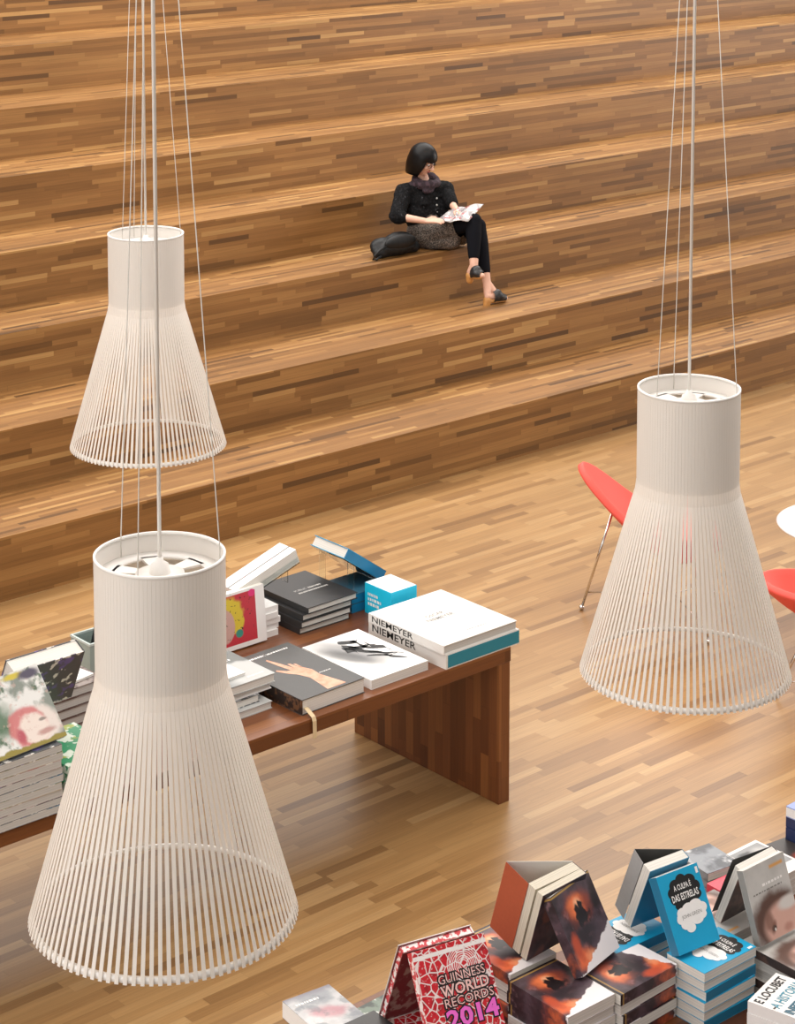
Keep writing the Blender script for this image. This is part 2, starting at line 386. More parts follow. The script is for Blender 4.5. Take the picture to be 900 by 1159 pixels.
M_OFFW = mat('off_white_board', hexc('e4e1dc'), .5, noise=.02)
M_WCOV = mat('white_cover', hexc('eeecea'), .4, noise=.02)
M_TEAL = mat('teal_board', hexc('1f8296'), .5)
M_BLACK = mat('black_cover', hexc('2b2b2c'), .38)
M_INK = mat('black_ink', hexc('161616'), .5)
M_GREYINK = mat('grey_ink', hexc('85827e'), .5)
M_SILVER = mat('silver_ink', hexc('c3c1bd'), .4)
M_DGREY = mat('charcoal_cover', hexc('4b4b4a'), .4)
M_WINK = mat('white_ink', hexc('f2f0ee'), .5)

# niemeyer volumes
def spine_text(c, w, l, t, body, mi, a0, a1, v0, v1, bold=.012):
    # spine faces local -x: reads from +y (head) down to -y
    c.text(body, lambda u, v: (-w/2-.0008, l/2-u*l, v*t), a0, a1, v0, v1, mi, bold)
w, l, t = .48, .56, .072
def art_box(c, fr, sp): spine_text(c, w, l, t, 'NIEMEYER', 2, .05, .62, .40, .88)
root = thing('slipcase', flat(6.777, 7.132+.28, TZ), 'white slipcase with a teal front panel, under the thick white art book', 'slipcase')
c = MB(); c.box(-w/2, w/2, -l/2, l/2, 0, t, 0)
c.box(-w/2+.012, w/2-.002, -l/2-.0015, -l/2, .006, t-.006, 1); art_box(c, None, None)
c.build('case', [M_OFFW, M_TEAL, M_INK], root, fix=False)
w2, l2, t2 = .478, .545, .044
def art_nu(c, fr, sp):
    spine_text(c, w2, l2, t2, 'NIEMEYER', 3, .05, .60, .2, .85)
    c.text('OSCAR', fr, .36, .60, .56, .61, 2, .01); c.text('NIEMEYER', fr, .30, .66, .48, .53, 2, .01)
    dashes(c, fr, .46, .72, .13, .012, 2, 8, 3)
book('art_book', 'thick white art book with pale grey title lying on the teal and white slipcase', flat(6.765, 7.128+.28, TZ+t+.001), w2, l2, t2, M_OFFW, art=art_nu, amats=(M_GREYINK, M_INK), pages=M_PAGEG)

# book with brush writing
A = Art('brush_drawing_cover', hexc('efeeec'))
A.ell(-.03, .06, .07, .22, hexc('8f8f8f'), .6, .3, 12, .9, radians(25)); A.ell(-.08, .02, .05, .16, hexc('3c3c3c'), .6, .4, 14, .8, radians(25))
A.ell(.06, .03, .012, .19, hexc('f4f4f4'), .5, .3, 20, .9, radians(22)); M_BRUSH = A.done()
wB, lB, tB = .35, .51, .045
def art_brush(c, fr, sp):
    rnd = random.Random(5)
    for (cx, cy, dx, dy, hw) in ((.42, .84, .34, -.06, .014), (.40, .80, .2, -.26, .018), (.62, .82, .12, -.3, .016), (.50, .70, .32, -.1, .012), (.44, .66, .36, -.3, .011), (.74, .7, .16, -.3, .014), (.6, .5, .3, -.22, .009), (.5, .44, .35, -.14, .007), (.66, .38, .2, -.2, .01), (.36, .74, .1, -.18, .02)):
        pts = []; n = 8
        for i in range(n+1):
            s_ = i/n; x = cx+dx*s_+.03*sin(9*s_+cx*20); y = cy+dy*s_+.025*sin(7*s_+cy*30); pts.append((x, y, hw*2.1*(.3+sin(pi*min(1, s_*1.1+.05)))))
        for (x, y, h), (x2, y2, h2) in zip(pts[:-1], pts[1:]):
            c.poly([fr(x-h*.6, y-h), fr(x2-h2*.6, y2-h2), fr(x2+h2*.6, y2+h2), fr(x+h*.6, y+h)], 2)
book('art_book', 'white art book with black brush strokes on its cover, near the table edge', flat(6.300, 7.187+.256, TZ), wB, lB, tB, M_BRUSH, art=art_brush, amats=(M_INK,), spine_mat=M_WCOV, hard=False)

# grey book with a pointing hand, ribbon marker
wH, lH, tH = .372, .555, .072
M_SKINART = Art('painted_hand', hexc('c98f72')).mottle(25, .0, hexc('dcae92'), .2).done()
A = Art('brown_spine_print', hexc('2c2320')); A.mottle(30, .03, hexc('6a4a34'), .05); M_BSP = A.done()
def art_hand(c, fr, sp):
    dashes(c, fr, .14, .62, .895, .030, 2, 12, 5); dashes(c, fr, .5, .88, .90, .022, 2, 9, 8); dashes(c, fr, .68, .86, .32, .012, 2, 6, 9)
    # forearm rising from the foot of the cover, wrist, palm and fingers pointing to the head
    q = lambda *p: c.poly([fr(u, v) for u, v in p], 3)
    q((.44, .03), (.74, .03), (.70, .16), (.66, .30), (.50, .30), (.47, .16)); q((.50, .30), (.66, .30), (.68, .42), (.62, .54), (.46, .54), (.44, .42))
    q((.46, .54), (.54, .54), (.50, .66), (.44, .82), (.41, .81), (.43, .66)); q((.54, .54), (.60, .54), (.585, .63), (.55, .64)); q((.60, .54), (.635, .50), (.64, .60), (.61, .61)); q((.46, .52), (.44, .42), (.37, .48), (.30, .58), (.33, .60), (.41, .53))
hb = book('art_book', 'large charcoal art book with a pointing hand on the cover and a hanging ribbon', flat(5.893, 7.183+.2775, TZ, radians(1)), wH, lH, tH, M_DGREY, art=art_hand, amats=(M_WINK, M_SKINART), spine_mat=M_BSP, pages=M_PAGE)
rb = MB(); x = -wH/2+.022
pr = [(-lH/2+.05, .03), (-lH/2-.003, .03), (-lH/2-.052, .006), (-lH/2-.060, -.012), (-lH/2-.062, -.09)]
vs = []; 
for y, z in pr: vs += [(x-.011, y, z), (x+.011, y, z), (x+.011, y-.001, z+.0012), (x-.011, y-.001, z+.0012)]
fs = [(i*4+j, i*4+(j+1) % 4, i*4+4+(j+1) % 4, i*4+4+j) for i in range(4) for j in range(4)]+[(0, 3, 2, 1), (16, 17, 18, 19)]
rb.add(vs, fs); rb.build('bookmark_ribbon', mat('beige_ribbon', hexc('d9c29a'), .5), hb)['label'] = 'beige ribbon hanging over the table edge'

# grey stack beside it
A = Art('silver_grey_cover', hexc('8d8f8e')); A.half(1, .2, -.06, hexc('b9bbb9'), .05, .06, 12); A.half(.4, 1, .08, hexc('6c6f6e'), .02, .1, 10); M_SG = A.done()
A = Art('dark_photo_cover', hexc('3b3d3e')); A.mottle(18, .0, hexc('8b8e8e'), .06); A.mottle(30, .08, hexc('d5d5d3'), .04); M_DP = A.done()
def art_sg(c, fr, sp): dashes(c, fr, .62, .9, .12, .03, 2, 6, 2); dashes(c, fr, .3, .8, .72, .05, 2, 6, 4)
zz = TZ
for (dx, dy, t_, cm, hard, lab) in reversed(((0, 0, .042, M_SG, True, 'silver grey hardback, topmost of the small stack beside the hand book'), (-.012, .012, .03, M_WCOV, True, 'white hardback, second in the small stack beside the hand book'),
    (-.09, .0, .036, M_DP, True, 'dark photo hardback, third in the small stack beside the hand book'), (-.04, -.03, .034, M_SG, True, 'grey hardback, lowest of the small stack beside the hand book'))):
    book('art_book', lab, flat(5.70-.16+dx, 7.36+.17+dy, zz, radians(1)), .32, .34, t_, cm, art=art_sg, amats=(M_WINK,), group='small grey stack', pages=M_PAGE); zz += t_+.0008
book('paperback', 'plain white booklet lying on top of the small grey stack', flat(5.47, 7.56, zz, radians(3)), .22, .27, .012, M_WCOV, hard=False)

# black stack
M_BLK2 = mat('black_cloth_cover', hexc('2e2e2f'), .42, noise=.1, nscale=200)
wK, lK, tK = .32, .41, .0318
def art_blk(c, fr, sp):
    c.text('PUBLIC', fr, .28, .52, .50, .545, 2, .0); dashes(c, fr, .55, .8, .5, .04, 2, 6, 3); dashes(c, fr, .28, .86, .42, .035, 2, 16, 6)
kb = None; zz = TZ
offs = [(-.030, .012), (-.028, .004), (-.018, .01), (.006, .0)]
for i, (dx, dy) in enumerate(offs):
    lab = 'black hardback with silver title, %s of the black stack' % ORD[3-i]; M = flat(6.475+dx, 8.112+dy-.006, zz, radians(.5*(i-1)))
    if kb is None: kb = book('art_book', lab, M, wK, lK, tK, M_BLK2, art=art_blk, amats=(M_SILVER,), group='black hardbacks on the table', pages=M_PAGE, ov=.006)
    else: dup(kb, M, lab)
    zz += tK+.0004

# white stack and the upright book with a portrait panel
wb = None; zz = TZ
for i in range(5):
    lab = 'white paperback, %s of the white stack on the table' % ORD[4-i]; M = flat(6.125+.008*((i*7) % 3-1), 8.10+.005*((i*5) % 3), zz, radians(((i*3) % 4)-1.5))
    if wb is None: wb = book('art_book', lab, M, .19, .22, .029, M_WCOV, group='white paperbacks on the table', pages=M_WCOV, hard=False)
    else: dup(wb, M, lab)
    zz += .0294
WTOP = zz
A = Art('red_portrait_panel', hexc('efedeb'))
R0 = (-.175, .145, -.115, .125)
A.rect(*R0, hexc('c23442'))
A.ell(-.03, .035, .095, .085, hexc('d8bf3a'), .12, .5, 26); A.ell(.02, -.01, .05, .05, hexc('d8bf3a'), .12, .5, 30); A.ell(-.05, -.015, .065, .085, hexc('c9a39a'), .06, .1, 20, 1., radians(8))
A.mottle(60, .16, hexc('2b2624'), .02); A.ell(.04, -.065, .022, .02, hexc('3c8f80'), .2); A.ell(.125, .112, .02, .018, hexc('e0337a'), .1)
A.half(1, 0, .146, hexc('efedeb'), .001); A.half(-1, 0, .176, hexc('efedeb'), .001); A.half(0, 1, .135, hexc('efedeb'), .001); A.half(0, -1, .116, hexc('efedeb'), .001)
M_PORT = A.done()
ey = Vector((0, .10, 1)).normalized(); ex = Vector((1, 0, 0)); ez = ex.cross(ey)
BR = Vector((6.115, 7.955, TZ+.002)); wM, lM, tM = .40, .275, .045
book('art_book', 'white book standing upright with a red and yellow portrait panel, before the white stack', frame(BR-ex*wM/2+ey*lM/2-ez*tM+Vector((0, 0, .006)), ex, ey), wM, lM, tM, M_PORT, hard=False, spine_mat=M_WCOV, pages=M_PAGE)

# clear acrylic easels and tilted books
def acrylic():
    m, nt, b = newmat('clear_acrylic'); b.inputs['Base Color'].default_value = (.93, .97, .97, 1); b.inputs['Roughness'].default_value = .03
    b.inputs['Transmission Weight'].default_value = 1.; b.inputs['IOR'].default_value = 1.2; return m
M_ACR = acrylic()
M_NAVY = mat('deep_blue_cover', hexc('1d4f6e'), .4); M_BLUE = mat('blue_spine', hexc('1479a6'), .4, noise=.1, nscale=20)
A = Art('dark_blue_top', hexc('243a44')); A.half(-1, .6, .0, hexc('2f6078'), .15, .1, 8); M_DBT = A.done()
bb = None; zz = TZ
for i in range(2):
    lab = 'dark blue hardback, %s of the blue stack behind the black stack' % ORD[1-i]; M = flat(6.80, 8.075, zz, radians(90))
    if bb is None: bb = book('art_book', lab, M, .24, .30, .047, M_DBT, group='dark blue hardbacks on the table', spine_mat=M_BLUE, pages=M_BLUE)
    else: dup(bb, M, lab)
    zz += .0475
BTOP = zz
def easel(name, label, O, ex, ey, w, l, drop):
    """thin clear sheet under the book, lip in front and a bent strut down to the surface"""
    M = frame(O, ex, ey); r = thing(name, M, label, 'book stand', 'clear book stands')
    b = MB(); b.box(-w/2, w/2, -l/2, l/2, -.004, -.001); b.build('back_sheet', M_ACR, r)
    b = MB(); b.box(-w/2, w/2, -l/2-.004, -l/2-.001, -.004, .03); b.build('lip', M_ACR, r)
    inv = M.to_3x3().inverted()
    for sx in (-1, 1):
        b = MB(); top = Vector((sx*w*.42, l*.32, -.0045)); dn = inv @ Vector((0, 0, -1)); k = drop
        b.add([top+Vector((-.0015, 0, 0)), top+Vector((.0015, 0, 0)), top+dn*k+Vector((.0015, 0, 0)), top+dn*k+Vector((-.0015, 0, 0)),
               top+Vector((-.0015, -.05, 0)), top+Vector((.0015, -.05, 0)), top+dn*k+Vector((.0015, -.05, 0)), top+dn*k+Vector((-.0015, -.05, 0))],
              [(0, 1, 2, 3), (7, 6, 5, 4), (0, 3, 7, 4), (1, 5, 6, 2), (0, 4, 5, 1), (3, 2, 6, 7)])
        b.build('strut', M_ACR, r)
    return M
# blue tilted book: spine towards the camera side, head end high
H1 = ony(395, 621, 8.0); _q = ony(447, 652, 8.0); aa = (_q-H1).normalized(); print('blue tilt', H1, _q, degrees(math.asin(aa.z)))
farp = onplane(346, 606, H1, Vector((0, 0, 1))); wT = .27
A = Art('sea_blue_cover', hexc('1b6d92')); A.half(0, 1, .05, hexc('2a9cc9'), .15, .1, 10); M_SEA = A.done()
lT, tT = .305, .055
exn = Vector((0, 1, 0)); ey = -aa; ezn = exn.cross(ey)
O = H1+exn*wT/2-ey*lT/2-ezn*tT*.0
O = O-ezn*tT*.0
MT = frame(O-ezn*tT, exn, ey)
book('art_book', 'sea blue hardback tilted on a clear stand behind the black stack', MT, wT, lT, tT, M_SEA, spine_mat=M_BLUE, pages=M_PAGE, ov=.006)
O = O-ezn*tT
easel('book_stand', 'clear stand holding up the tilted sea blue hardback', O-ezn*.001, exn, ey, wT, lT, .20)

# white tilted book, high towards +x
G1 = onz(266, 669, 1.05); G2 = ony(335, 622, G1.y); ex = G2-G1; wW = ex.length; exn = ex.normalized(); ey = Vector((0, 1, 0)); ezn = exn.cross(ey)
lW, tW = .13, .07
A = Art('white_cover_with_fine_print', hexc('eeedeb')); A.band(0, 1, -lW/2+.055, .004, hexc('44403e')); A.mottle(70, .19, hexc('b3473f'), .02); A.mottle(40, .2, hexc('8d8984'), .03, .6, 3.); M_WFP = A.done()
O = G1+exn*wW/2+ey*lW/2-ezn*tW
book('art_book', 'white book tilted upward on a clear stand behind the portrait book', frame(O, exn, ey), wW, lW, tW, M_WFP, hard=False, spine_mat=M_WCOV, pages=M_PAGE)
easel('book_stand', 'clear stand holding up the tilted white book', O-ezn*.001, exn, ey, wW, lW, .10)

# cyan cube
M_CYAN = mat('bright_cyan_card', hexc('18c4ea'), .45, noise=.02)
cb = MB(); cb.box(-.085, .085, -.10, .10, 0, .155, 0)
cbx = thing('box', flat(6.80, 7.83, TZ, radians(0)), 'bright cyan cube box with white print behind the white art book', 'box')
cb2 = MB(); cb2.box(-.085, .085, -.10, .10, 0, .155, 0)
sf = lambda u, v: (-.0858, .10-u*.2, v*.155)
for k, (a0, a1, v) in enumerate(((.12, .5, .62), (.12, .62, .46), (.12, .55, .30))): dashes(cb2, sf, a0, a1, v, .1, 1, 5, k+3)
cb2.box(-.083, .083, -.098, .098, .155, .1565, 2)  # whitish sheet paints in the light reflected off the cyan top
cb2.build('carton', [M_CYAN, M_WINK, mat('lit_card_top', hexc('e6f4f6'), .5)], cbx, fix=False)

# ---------------------------------------------------------------- magazines at the left end of the table
A = Art('magazine_edges', hexc('dcd8cf')); 
def mag_mat(name, col, seed):
    A = Art(name, hexc(col)); A.mottle(14, .08, hexc(['3c7fa3', '7a8a3c', 'b3485a', '6d5fa0', '3f3f46'][seed % 5]), .03, .9, seed*3.1); A.mottle(22, .10, hexc('ece9e3'), .03, 1, seed*1.7); return A.done()
MAGS = [mag_mat('magazine_cover_print_%s' % n, c_, i) for i, (n, c_) in enumerate((('cool', '8c98a0'), ('warm', 'c2b59a'), ('rose', 'b7a0a0'), ('dark', '55585c')))]
zz = TZ; nm = 9
for i in range(nm):
    t_ = .0305; cm = MAGS[(i*3) % 4] if i < nm-1 else MAGS[3]
    book('magazine', 'thick magazine, %s of the tall magazine stack at the table end' % ORD[nm-1-i], flat(4.424-.22+.004*((i*5) % 3-1), 7.112+.145+.004*((i*3) % 3), zz, radians(.6*((i*7) % 3-1))), .44, .29, t_, cm, cat='magazine', group='tall magazine stack', hard=False, spine_mat=cm, pages=M_PAGEG); zz += t_+.0006
MTOP = zz
A = Art('collage_cover', hexc('dedfdc'))
A.mottle(9, .06, hexc('6f7a70'), .06, .9); A.mottle(16, .12, hexc('3c5a3c'), .05, .9, 2.); A.ell(-.10, -.02, .08, .07, hexc('35603a'), .5, .9, 18, .9)
A.ell(.07, -.08, .11, .075, hexc('ddd3cc'), .2, .6, 14); A.ell(.03, -.072, .09, .082, hexc('c4696a'), .12, .45, 22, .9); A.ell(.05, -.085, .072, .066, hexc('e3d6cd'), .15, .5, 22)
A.ell(.10, -.11, .04, .012, hexc('b07a74'), .5, .9, 30, .8); A.ell(.10, -.06, .018, .006, hexc('6a6058'), .5, .9, 40, .8); A.ell(-.02, -.10, .02, .03, hexc('b2505c'), .5, .9, 30); A.mottle(40, .12, hexc('c9a79c'), .05, .5, 5.)
A.half(0, -1, .138, hexc('8c7f2c'), .004, .03, 30); A.ell(.05, .14, .05, .012, hexc('c9b73a'), .4, .5, 40); A.ell(.12, .13, .05, .02, hexc('4a4358'), .4, .5, 40)
M_COLL = A.done()
def lean_frame(bl, br, tl, z, t):
    B = onz(*bl, z); R = onz(*br, z); ex = R-B; w = ex.length; ex.normalize(); Tp = onplane(*tl, B, ex); ey = Tp-B; l = ey.length; ey.normalize(); ez = ex.cross(ey)
    return B, ex, ey, ez, w, l
zb = MTOP+.012
B, ex, ey, ez, w_, l_ = lean_frame((-5, 864), (76, 832), (-40, 780), zb, .03)
print('collage', B, w_, l_, degrees(math.asin(ey.z)))
tC = .022
book('magazine', 'open looking magazine cover with a collage of a pink face, propped on the tall stack', frame(B+ex*w_/2+ey*l_/2-ez*tC, ex, ey), w_, l_, tC, M_COLL, cat='magazine', hard=False, pages=M_PAGEG, spine_mat=MAGS[3])
# book propped behind it
topc = B+ex*w_+ey*l_-ez*(tC+.002)
ex2 = Vector((-1, 0, 0)); ey2 = Vector((0, -.42, .90)).normalized(); ez2 = ex2.cross(ey2); wR, lR, tR = .34, .26, .075
O2 = topc+Vector((.255, .0, .0))+ex2*wR/2-ey2*lR/2+Vector((0, .01, -.01))
A = Art('grey_back_print', hexc('77716b')); A.half(0, 1, .10, hexc('3a3d42'), .01, .04, 20); M_GBP = A.done()
book('art_book', 'thick white paged book leaning behind the collage magazine', frame(O2, ex2, ey2), wR, lR, tR, MAGS[3], spine_mat=M_GBP, pages=M_PAGE)
# green books right of the stack
M_GREEN = Art('green_cover', hexc('2f8f62')).mottle(20, .05, hexc('d9e4d6'), .03).mottle(12, .12, hexc('9aa63a'), .04, 1, 2.).done()
zz = TZ; gb = None
for i in range(5):
    lab = 'green and white book, %s of the green stack beside the magazines' % ORD[4-i]; M = flat(4.58+.006*(i % 2), 7.30-.01*(i % 3), zz, radians(-2+i))
    if gb is None: gb = book('art_book', lab, M, .26, .34, .034, M_GREEN, group='green books on the table', hard=False, pages=M_PAGE)
    else: dup(gb, M, lab)
    zz += .0344
M_BRN = Art('brown_grey_cover', hexc('5b4a44')).mottle(16, .04, hexc('8a7f79'), .05).done()
zz = TZ; bq = None
for i in range(5):
    lab = 'brown grey hardback, %s of the stack behind the green books' % ORD[4-i]; M = flat(4.86, 7.86, zz, radians(2))
    if bq is None: bq = book('art_book', lab, M, .28, .36, .042, M_BRN, group='brown grey hardbacks', pages=M_PAGEG)
    else: dup(bq, M, lab)
    zz += .0424
book('paperback', 'thin white booklet on the brown grey stack beside the large lamp', flat(4.86, 7.86, zz, radians(10)), .2, .28, .01, M_WCOV, hard=False)
# clear tray with a dark card
M_TRAY = mat('grey_green_acrylic', hexc('9fb0ab'), .15, noise=.05)
hp = onz(112, 757, TZ); print('holder', hp)
tr = thing('tray', flat(hp.x, hp.y, TZ), 'grey clear plastic holder standing behind the large lamp on the table', 'holder')
b = MB(); b.box(-.1, .1, -.08, .08, 0, .006)
for (x0, x1, y0, y1) in ((-.1, -.094, -.08, .08), (.094, .1, -.08, .08), (-.094, .094, -.08, -.074), (-.094, .094, .074, .08)): b.box(x0, x1, y0, y1, .006, .16)
b.build('holder_wall', M_TRAY, tr)
b = MB(); 
for (x0, x1, y0, y1) in ((-.103, -.093, -.083, .083), (.093, .103, -.083, .083), (-.093, .093, -.083, -.073), (-.093, .093, .073, .083)): b.box(x0, x1, y0, y1, .16, .17)
b.build('rim', mat('pale_rim', hexc('c9d6d2'), .2), tr)
b = MB(); b.add([(-.03, -.06, .008), (-.022, -.06, .008), (-.022, .06, .008), (-.03, .06, .008), (.05, -.06, .32), (.058, -.06, .32), (.058, .06, .32), (.05, .06, .32)], [(3, 2, 1, 0), (4, 5, 6, 7), (0, 1, 5, 4), (1, 2, 6, 5), (2, 3, 7, 6), (3, 0, 4, 7)])
cdx = b.build('display_card', M_BLACK); cdx.matrix_world = flat(hp.x, hp.y, TZ); tag(cdx, 'thin black card standing in the grey plastic holder', 'card')
# ------------------------------------------------------------------ counter with piles of novels (lower right)
ZT = 1.04
Cn = thing('display_counter', Vector((5.3, 4.1, 0)), 'oak counter under the piles of novels, mostly covered', 'counter')
b = MB(); b.prism([(-1.38, -.9), (1.3, -.9), (1.3, .62), (-.9, .62), (-.9, .83), (-1.38, .83)], ZT-.05, ZT); b.build('countertop', M_TABTOP, Cn, fix='n', bevel=.003)
b = MB(); b.box(-1.3, 1.2, -.85, .55, 0, ZT-.05); b.build('plinth', M_TABLEG, Cn)

# flame cover novels
wF, lF, tF = .20, .262, .036
A = Art('flame_cover', hexc('33252b')); A.mottle(16, .0, hexc('54434c'), .12); A.mottle(11, .08, hexc('1f171a'), .08, .85, 3.); A.mottle(22, .15, hexc('8a6a70'), .05, .7, 6.)
A.ell(-.005, .05, .06, .045, hexc('9a4630'), .5, 1.2, 20, .9); A.ell(-.012, .058, .036, .032, hexc('ee7f4c'), .5, 1.1, 26, .95); A.ell(-.002, .06, .018, .018, hexc('f7b48a'), .5, .8, 30)
A.ell(-.062, -.09, .04, .035, hexc('df6a3c'), .5, 1.6, 26); A.ell(-.078, -.045, .018, .04, hexc('b94c2e'), .5, 1.4, 26); A.ell(-.03, -.095, .025, .02, hexc('f09a6c'), .5, 1.6, 32, .8)
A.ell(.002, .024, .030, .034, hexc('1d1417'), .3, 2.6, 48); A.ell(-.012, .05, .010, .014, hexc('231518'), .35, 1., 60); A.ell(.0, -.03, .05, .03, hexc('2b1f24'), .5, 1.3, 30, .8)
A.half(.42, -1, .083, hexc('ece8ea'), .003, .035, 35)
A.band(0, 1, lF/2-.012, .0028, hexc('a98645')); A.band(0, 1, lF/2-.003, .003, hexc('191214'))
M_FLAME = A.done()
def art_flame(c, fr, sp): pass
fb_ = None
def flame(label, M, grp):
    global fb_
    if fb_ is None: fb_ = book('novel', label, M, wF, lF, tF, M_FLAME, cat='book', group=grp, hard=False, pages=M_PAGE)
    else: dup(fb_, M, label, grp)
def pile(n, top, x, y, rz0, maker, grp, flips=(), jit=.004, t=tF, desc=''):
    for i in range(n):
        z = top-(i+1)*(t+.0004)
        rz = rz0+(pi if i in flips else 0)+radians(((i*37) % 5-2)*.5)
        maker('%s, %s of the %s' % (desc, ORD[i], grp), flat(x+jit*((i*7) % 3-1), y+jit*((i*5) % 3-1), z, rz), grp)
pile(5, ZT+5*(tF+.0004), 4.468, 4.349, 0, flame, 'left flame cover pile', flips=(3, 4), desc='dark novel with orange flames')
F1T = ZT+5*(tF+.0004)
pile(5, ZT+5*(tF+.0004), 4.702, 4.300, radians(92), flame, 'right flame cover pile', flips=(1, 3), desc='dark novel with orange flames')
# third pile behind, under the leaning pair
pile(5, ZT+5*(tF+.0004), 4.50, 4.63, radians(0), flame, 'rear flame cover pile', flips=(1, 2), desc='dark novel with orange flames')
# leaning flame novel
tL = .04
B, ex, ey, ez, w_, l_ = lean_frame((660, 1106), (706, 1068), (624, 1019), F1T+.018, tL)
print('flame', B, w_, l_, degrees(math.asin(ey.z)), degrees(atan2(ex.y, ex.x)))
def std(B, ex, ey, ez, w, l, t): return frame(B+ex*w/2+ey*l/2-ez*t, ex, ey)
def leaning_front(name, label, px, z, w, l, t, **k):
    B, ex, ey, ez, w_, l_ = lean_frame(*px, z, t); print(label[:30], 'w %.3f l %.3f elev %.1f yaw %.1f' % (w_, l_, degrees(math.asin(ey.z)), degrees(atan2(ex.y, ex.x))), B)
    w = w or w_; l = l or l_
    r = book(name, label, std(B, ex, ey, ez, w, l, t), w, l, t, **k); return B, ex, ey, ez, w, l
leaning_front('novel', 'dark novel with orange flames leaning upright on top of the flame cover piles', ((660, 1106), (706, 1068), (624, 1019)), F1T+.018, wF*1.09, lF*.95, .036, cmat=M_FLAME, hard=False, pages=M_PAGE)

M_ORFLAP = mat('orange_red_flap', hexc('a84e30'), .5, noise=.1, nscale=90)
M_ENDP = mat('white_endpaper', hexc('e9e5df'), .7, noise=.02)
def splayed(name, label, px, z, w, l, t, gap, cmat, flapmat, inner, pages, two=True, rear=.0):
    """book leaning towards the camera side with its far cover swung open and the flap folded back to the pages"""
    B, ex, ey, ez, w_, l_ = lean_frame(*px, z, t); print(label[:30], 'w %.3f l %.3f elev %.1f yaw %.1f' % (w_, l_, degrees(math.asin(ey.z)), degrees(atan2(ex.y, ex.x))), B)
    w = w or w_; l = l or l_
    # local frame: +x along ex (away), +y up the book, +z is the far side (away from the viewer)
    O = B+ex*w/2+ey*l/2
    M = Matrix(((ex.x, ey.x, -ez.x, O.x), (ex.y, ey.y, -ez.y, O.y), (ex.z, ey.z, -ez.z, O.z), (0, 0, 0, 1)))
    # keep a right handed frame: mirror x so that spine sits on local -x
    M = frame(O, -ex, ey)      # z = (-ex) x ey = -ez : far side
    r = thing(name, M, label, 'book')
    x0, x1 = -w/2, w/2
    c = MB(); ct = .0016
    c.box(x0, x1, -l/2, l/2, 0, ct, 0); c.box(x0, x0+ct, -l/2, l/2, ct, t, 0)
    c.build('cover', [cmat], r, fix=False)
    # swung cover and flap as a bent sheet
    hx, hz = x0, t; fx, fz = x1-.01, t+gap
    sh = MB()
    def sheet(ax, az, bx, bz, mi):
        d = Vector((bx-ax, bz-az)); nrm = Vector((-d.y, d.x)).normalized()*.0012
        sh.prismM([(ax, az), (bx, bz), (bx+nrm.x, bz+nrm.y), (ax+nrm.x, az+nrm.y)], -l/2, l/2, lambda a, b_, h: (a, h, b_), mi)
    sheet(hx, hz, fx, fz, 0); sh.build('open_cover', [inner], r, fix='n')
    if flapmat:
        sh = MB(); sheet(fx+.0005, fz, x1, t+.002, 0); sh.build('cover_flap', [flapmat], r, fix='n')
    if two:
        h = .48*t
        p = MB(); p.box(x0+ct, x1, -l/2+.001, l/2-.001, ct+.0002, h-.004); p.build('page_block', pages, r)
        # the second half is opened by a small wedge
        p = MB(); p.prismM([(x0+ct, h-.003), (x1, h+.004), (x1-.002, t+.004), (x0+ct, t-.001)], -l/2+.001, l/2-.001, lambda a, b_, hh: (a, hh, b_)); p.build('page_block', pages, r, fix='n')
    else:
        p = MB(); p.box(x0+ct, x1, -l/2+.001, l/2-.001, ct+.0002, t-.0004); p.build('page_block', pages, r)
    return r
M_FLAMEIN = Art('dark_plum_cover', hexc('33252b')).mottle(12, .03, hexc('5a3f45'), .1).mottle(10, .12, hexc('8a4a38'), .06, .8, 2.).done()
splayed('novel', 'novel standing open with an orange red flap, leaning on the upright flame novel', ((596, 1088), (639, 1064), (616, 1011)), F1T+.001, .205, .25, .062, .11, M_FLAMEIN, M_ORFLAP, M_ENDP, M_PAGEY)

# blue novels
M_BLUEC = mat('cyan_blue_cover', hexc('13a2d0'), .38, noise=.03); M_BLUED = mat('teal_blue_spine', hexc('1a7398'), .4, noise=.04)
CLOUD_B = ((.36, .82, .14, .08), (.52, .86, .13, .085), (.70, .83, .15, .08), (.80, .74, .12, .075), (.26, .74, .12, .075), (.3, .66, .14, .075), (.5, .74, .3, .12), (.5, .63, .28, .075), (.74, .64, .16, .07), (.36, .57, .13, .06), (.62, .57, .12, .05))
CLOUD_W = ((.34, .47, .13, .07), (.5, .50, .15, .075), (.68, .52, .15, .07), (.80, .46, .13, .07), (.5, .42, .32, .10), (.28, .40, .11, .06), (.36, .33, .13, .07), (.44, .27, .11, .06), (.64, .34, .14, .06), (.76, .38, .12, .06))
def art_blue(c, fr, sp):
    def fz(e): return lambda u, v: (fr(u, v)[0], fr(u, v)[1], fr(u, v)[2]+e)
    for i, (x, y, rx, ry) in enumerate(CLOUD_B): c.disc(fz(.00003*i), x, y, rx, ry, 2)
    for i, (x, y, rx, ry) in enumerate(CLOUD_W): c.disc(fz(.0004+.00003*i), x, y, rx, ry, 3)
    c.text('A CULPA É', fz(.001), .30, .72, .755, .845, 3, .02); c.text('DAS ESTRELAS', fz(.001), .20, .84, .625, .715, 3, .02)
    c.text('JOHN GREEN', fz(.001), .30, .78, .385, .445, 4, -.005)
    c.poly([fz(.0002)(u, v) for u, v in ((.91, .88), (.97, .88), (.97, .96), (.91, .96))], 3)
wU, lU, tU = .158, .243, .032
ub = None
def bluebook(label, M, grp):
    global ub
    if ub is None: ub = book('novel', label, M, wU, lU, tU, M_BLUEC, group=grp, hard=False, pages=M_PAGE, art=art_blue, amats=(M_INK, M_WINK, M_GREYINK), spine_mat=M_BLUED)
    else: dup(ub, M, label, grp)
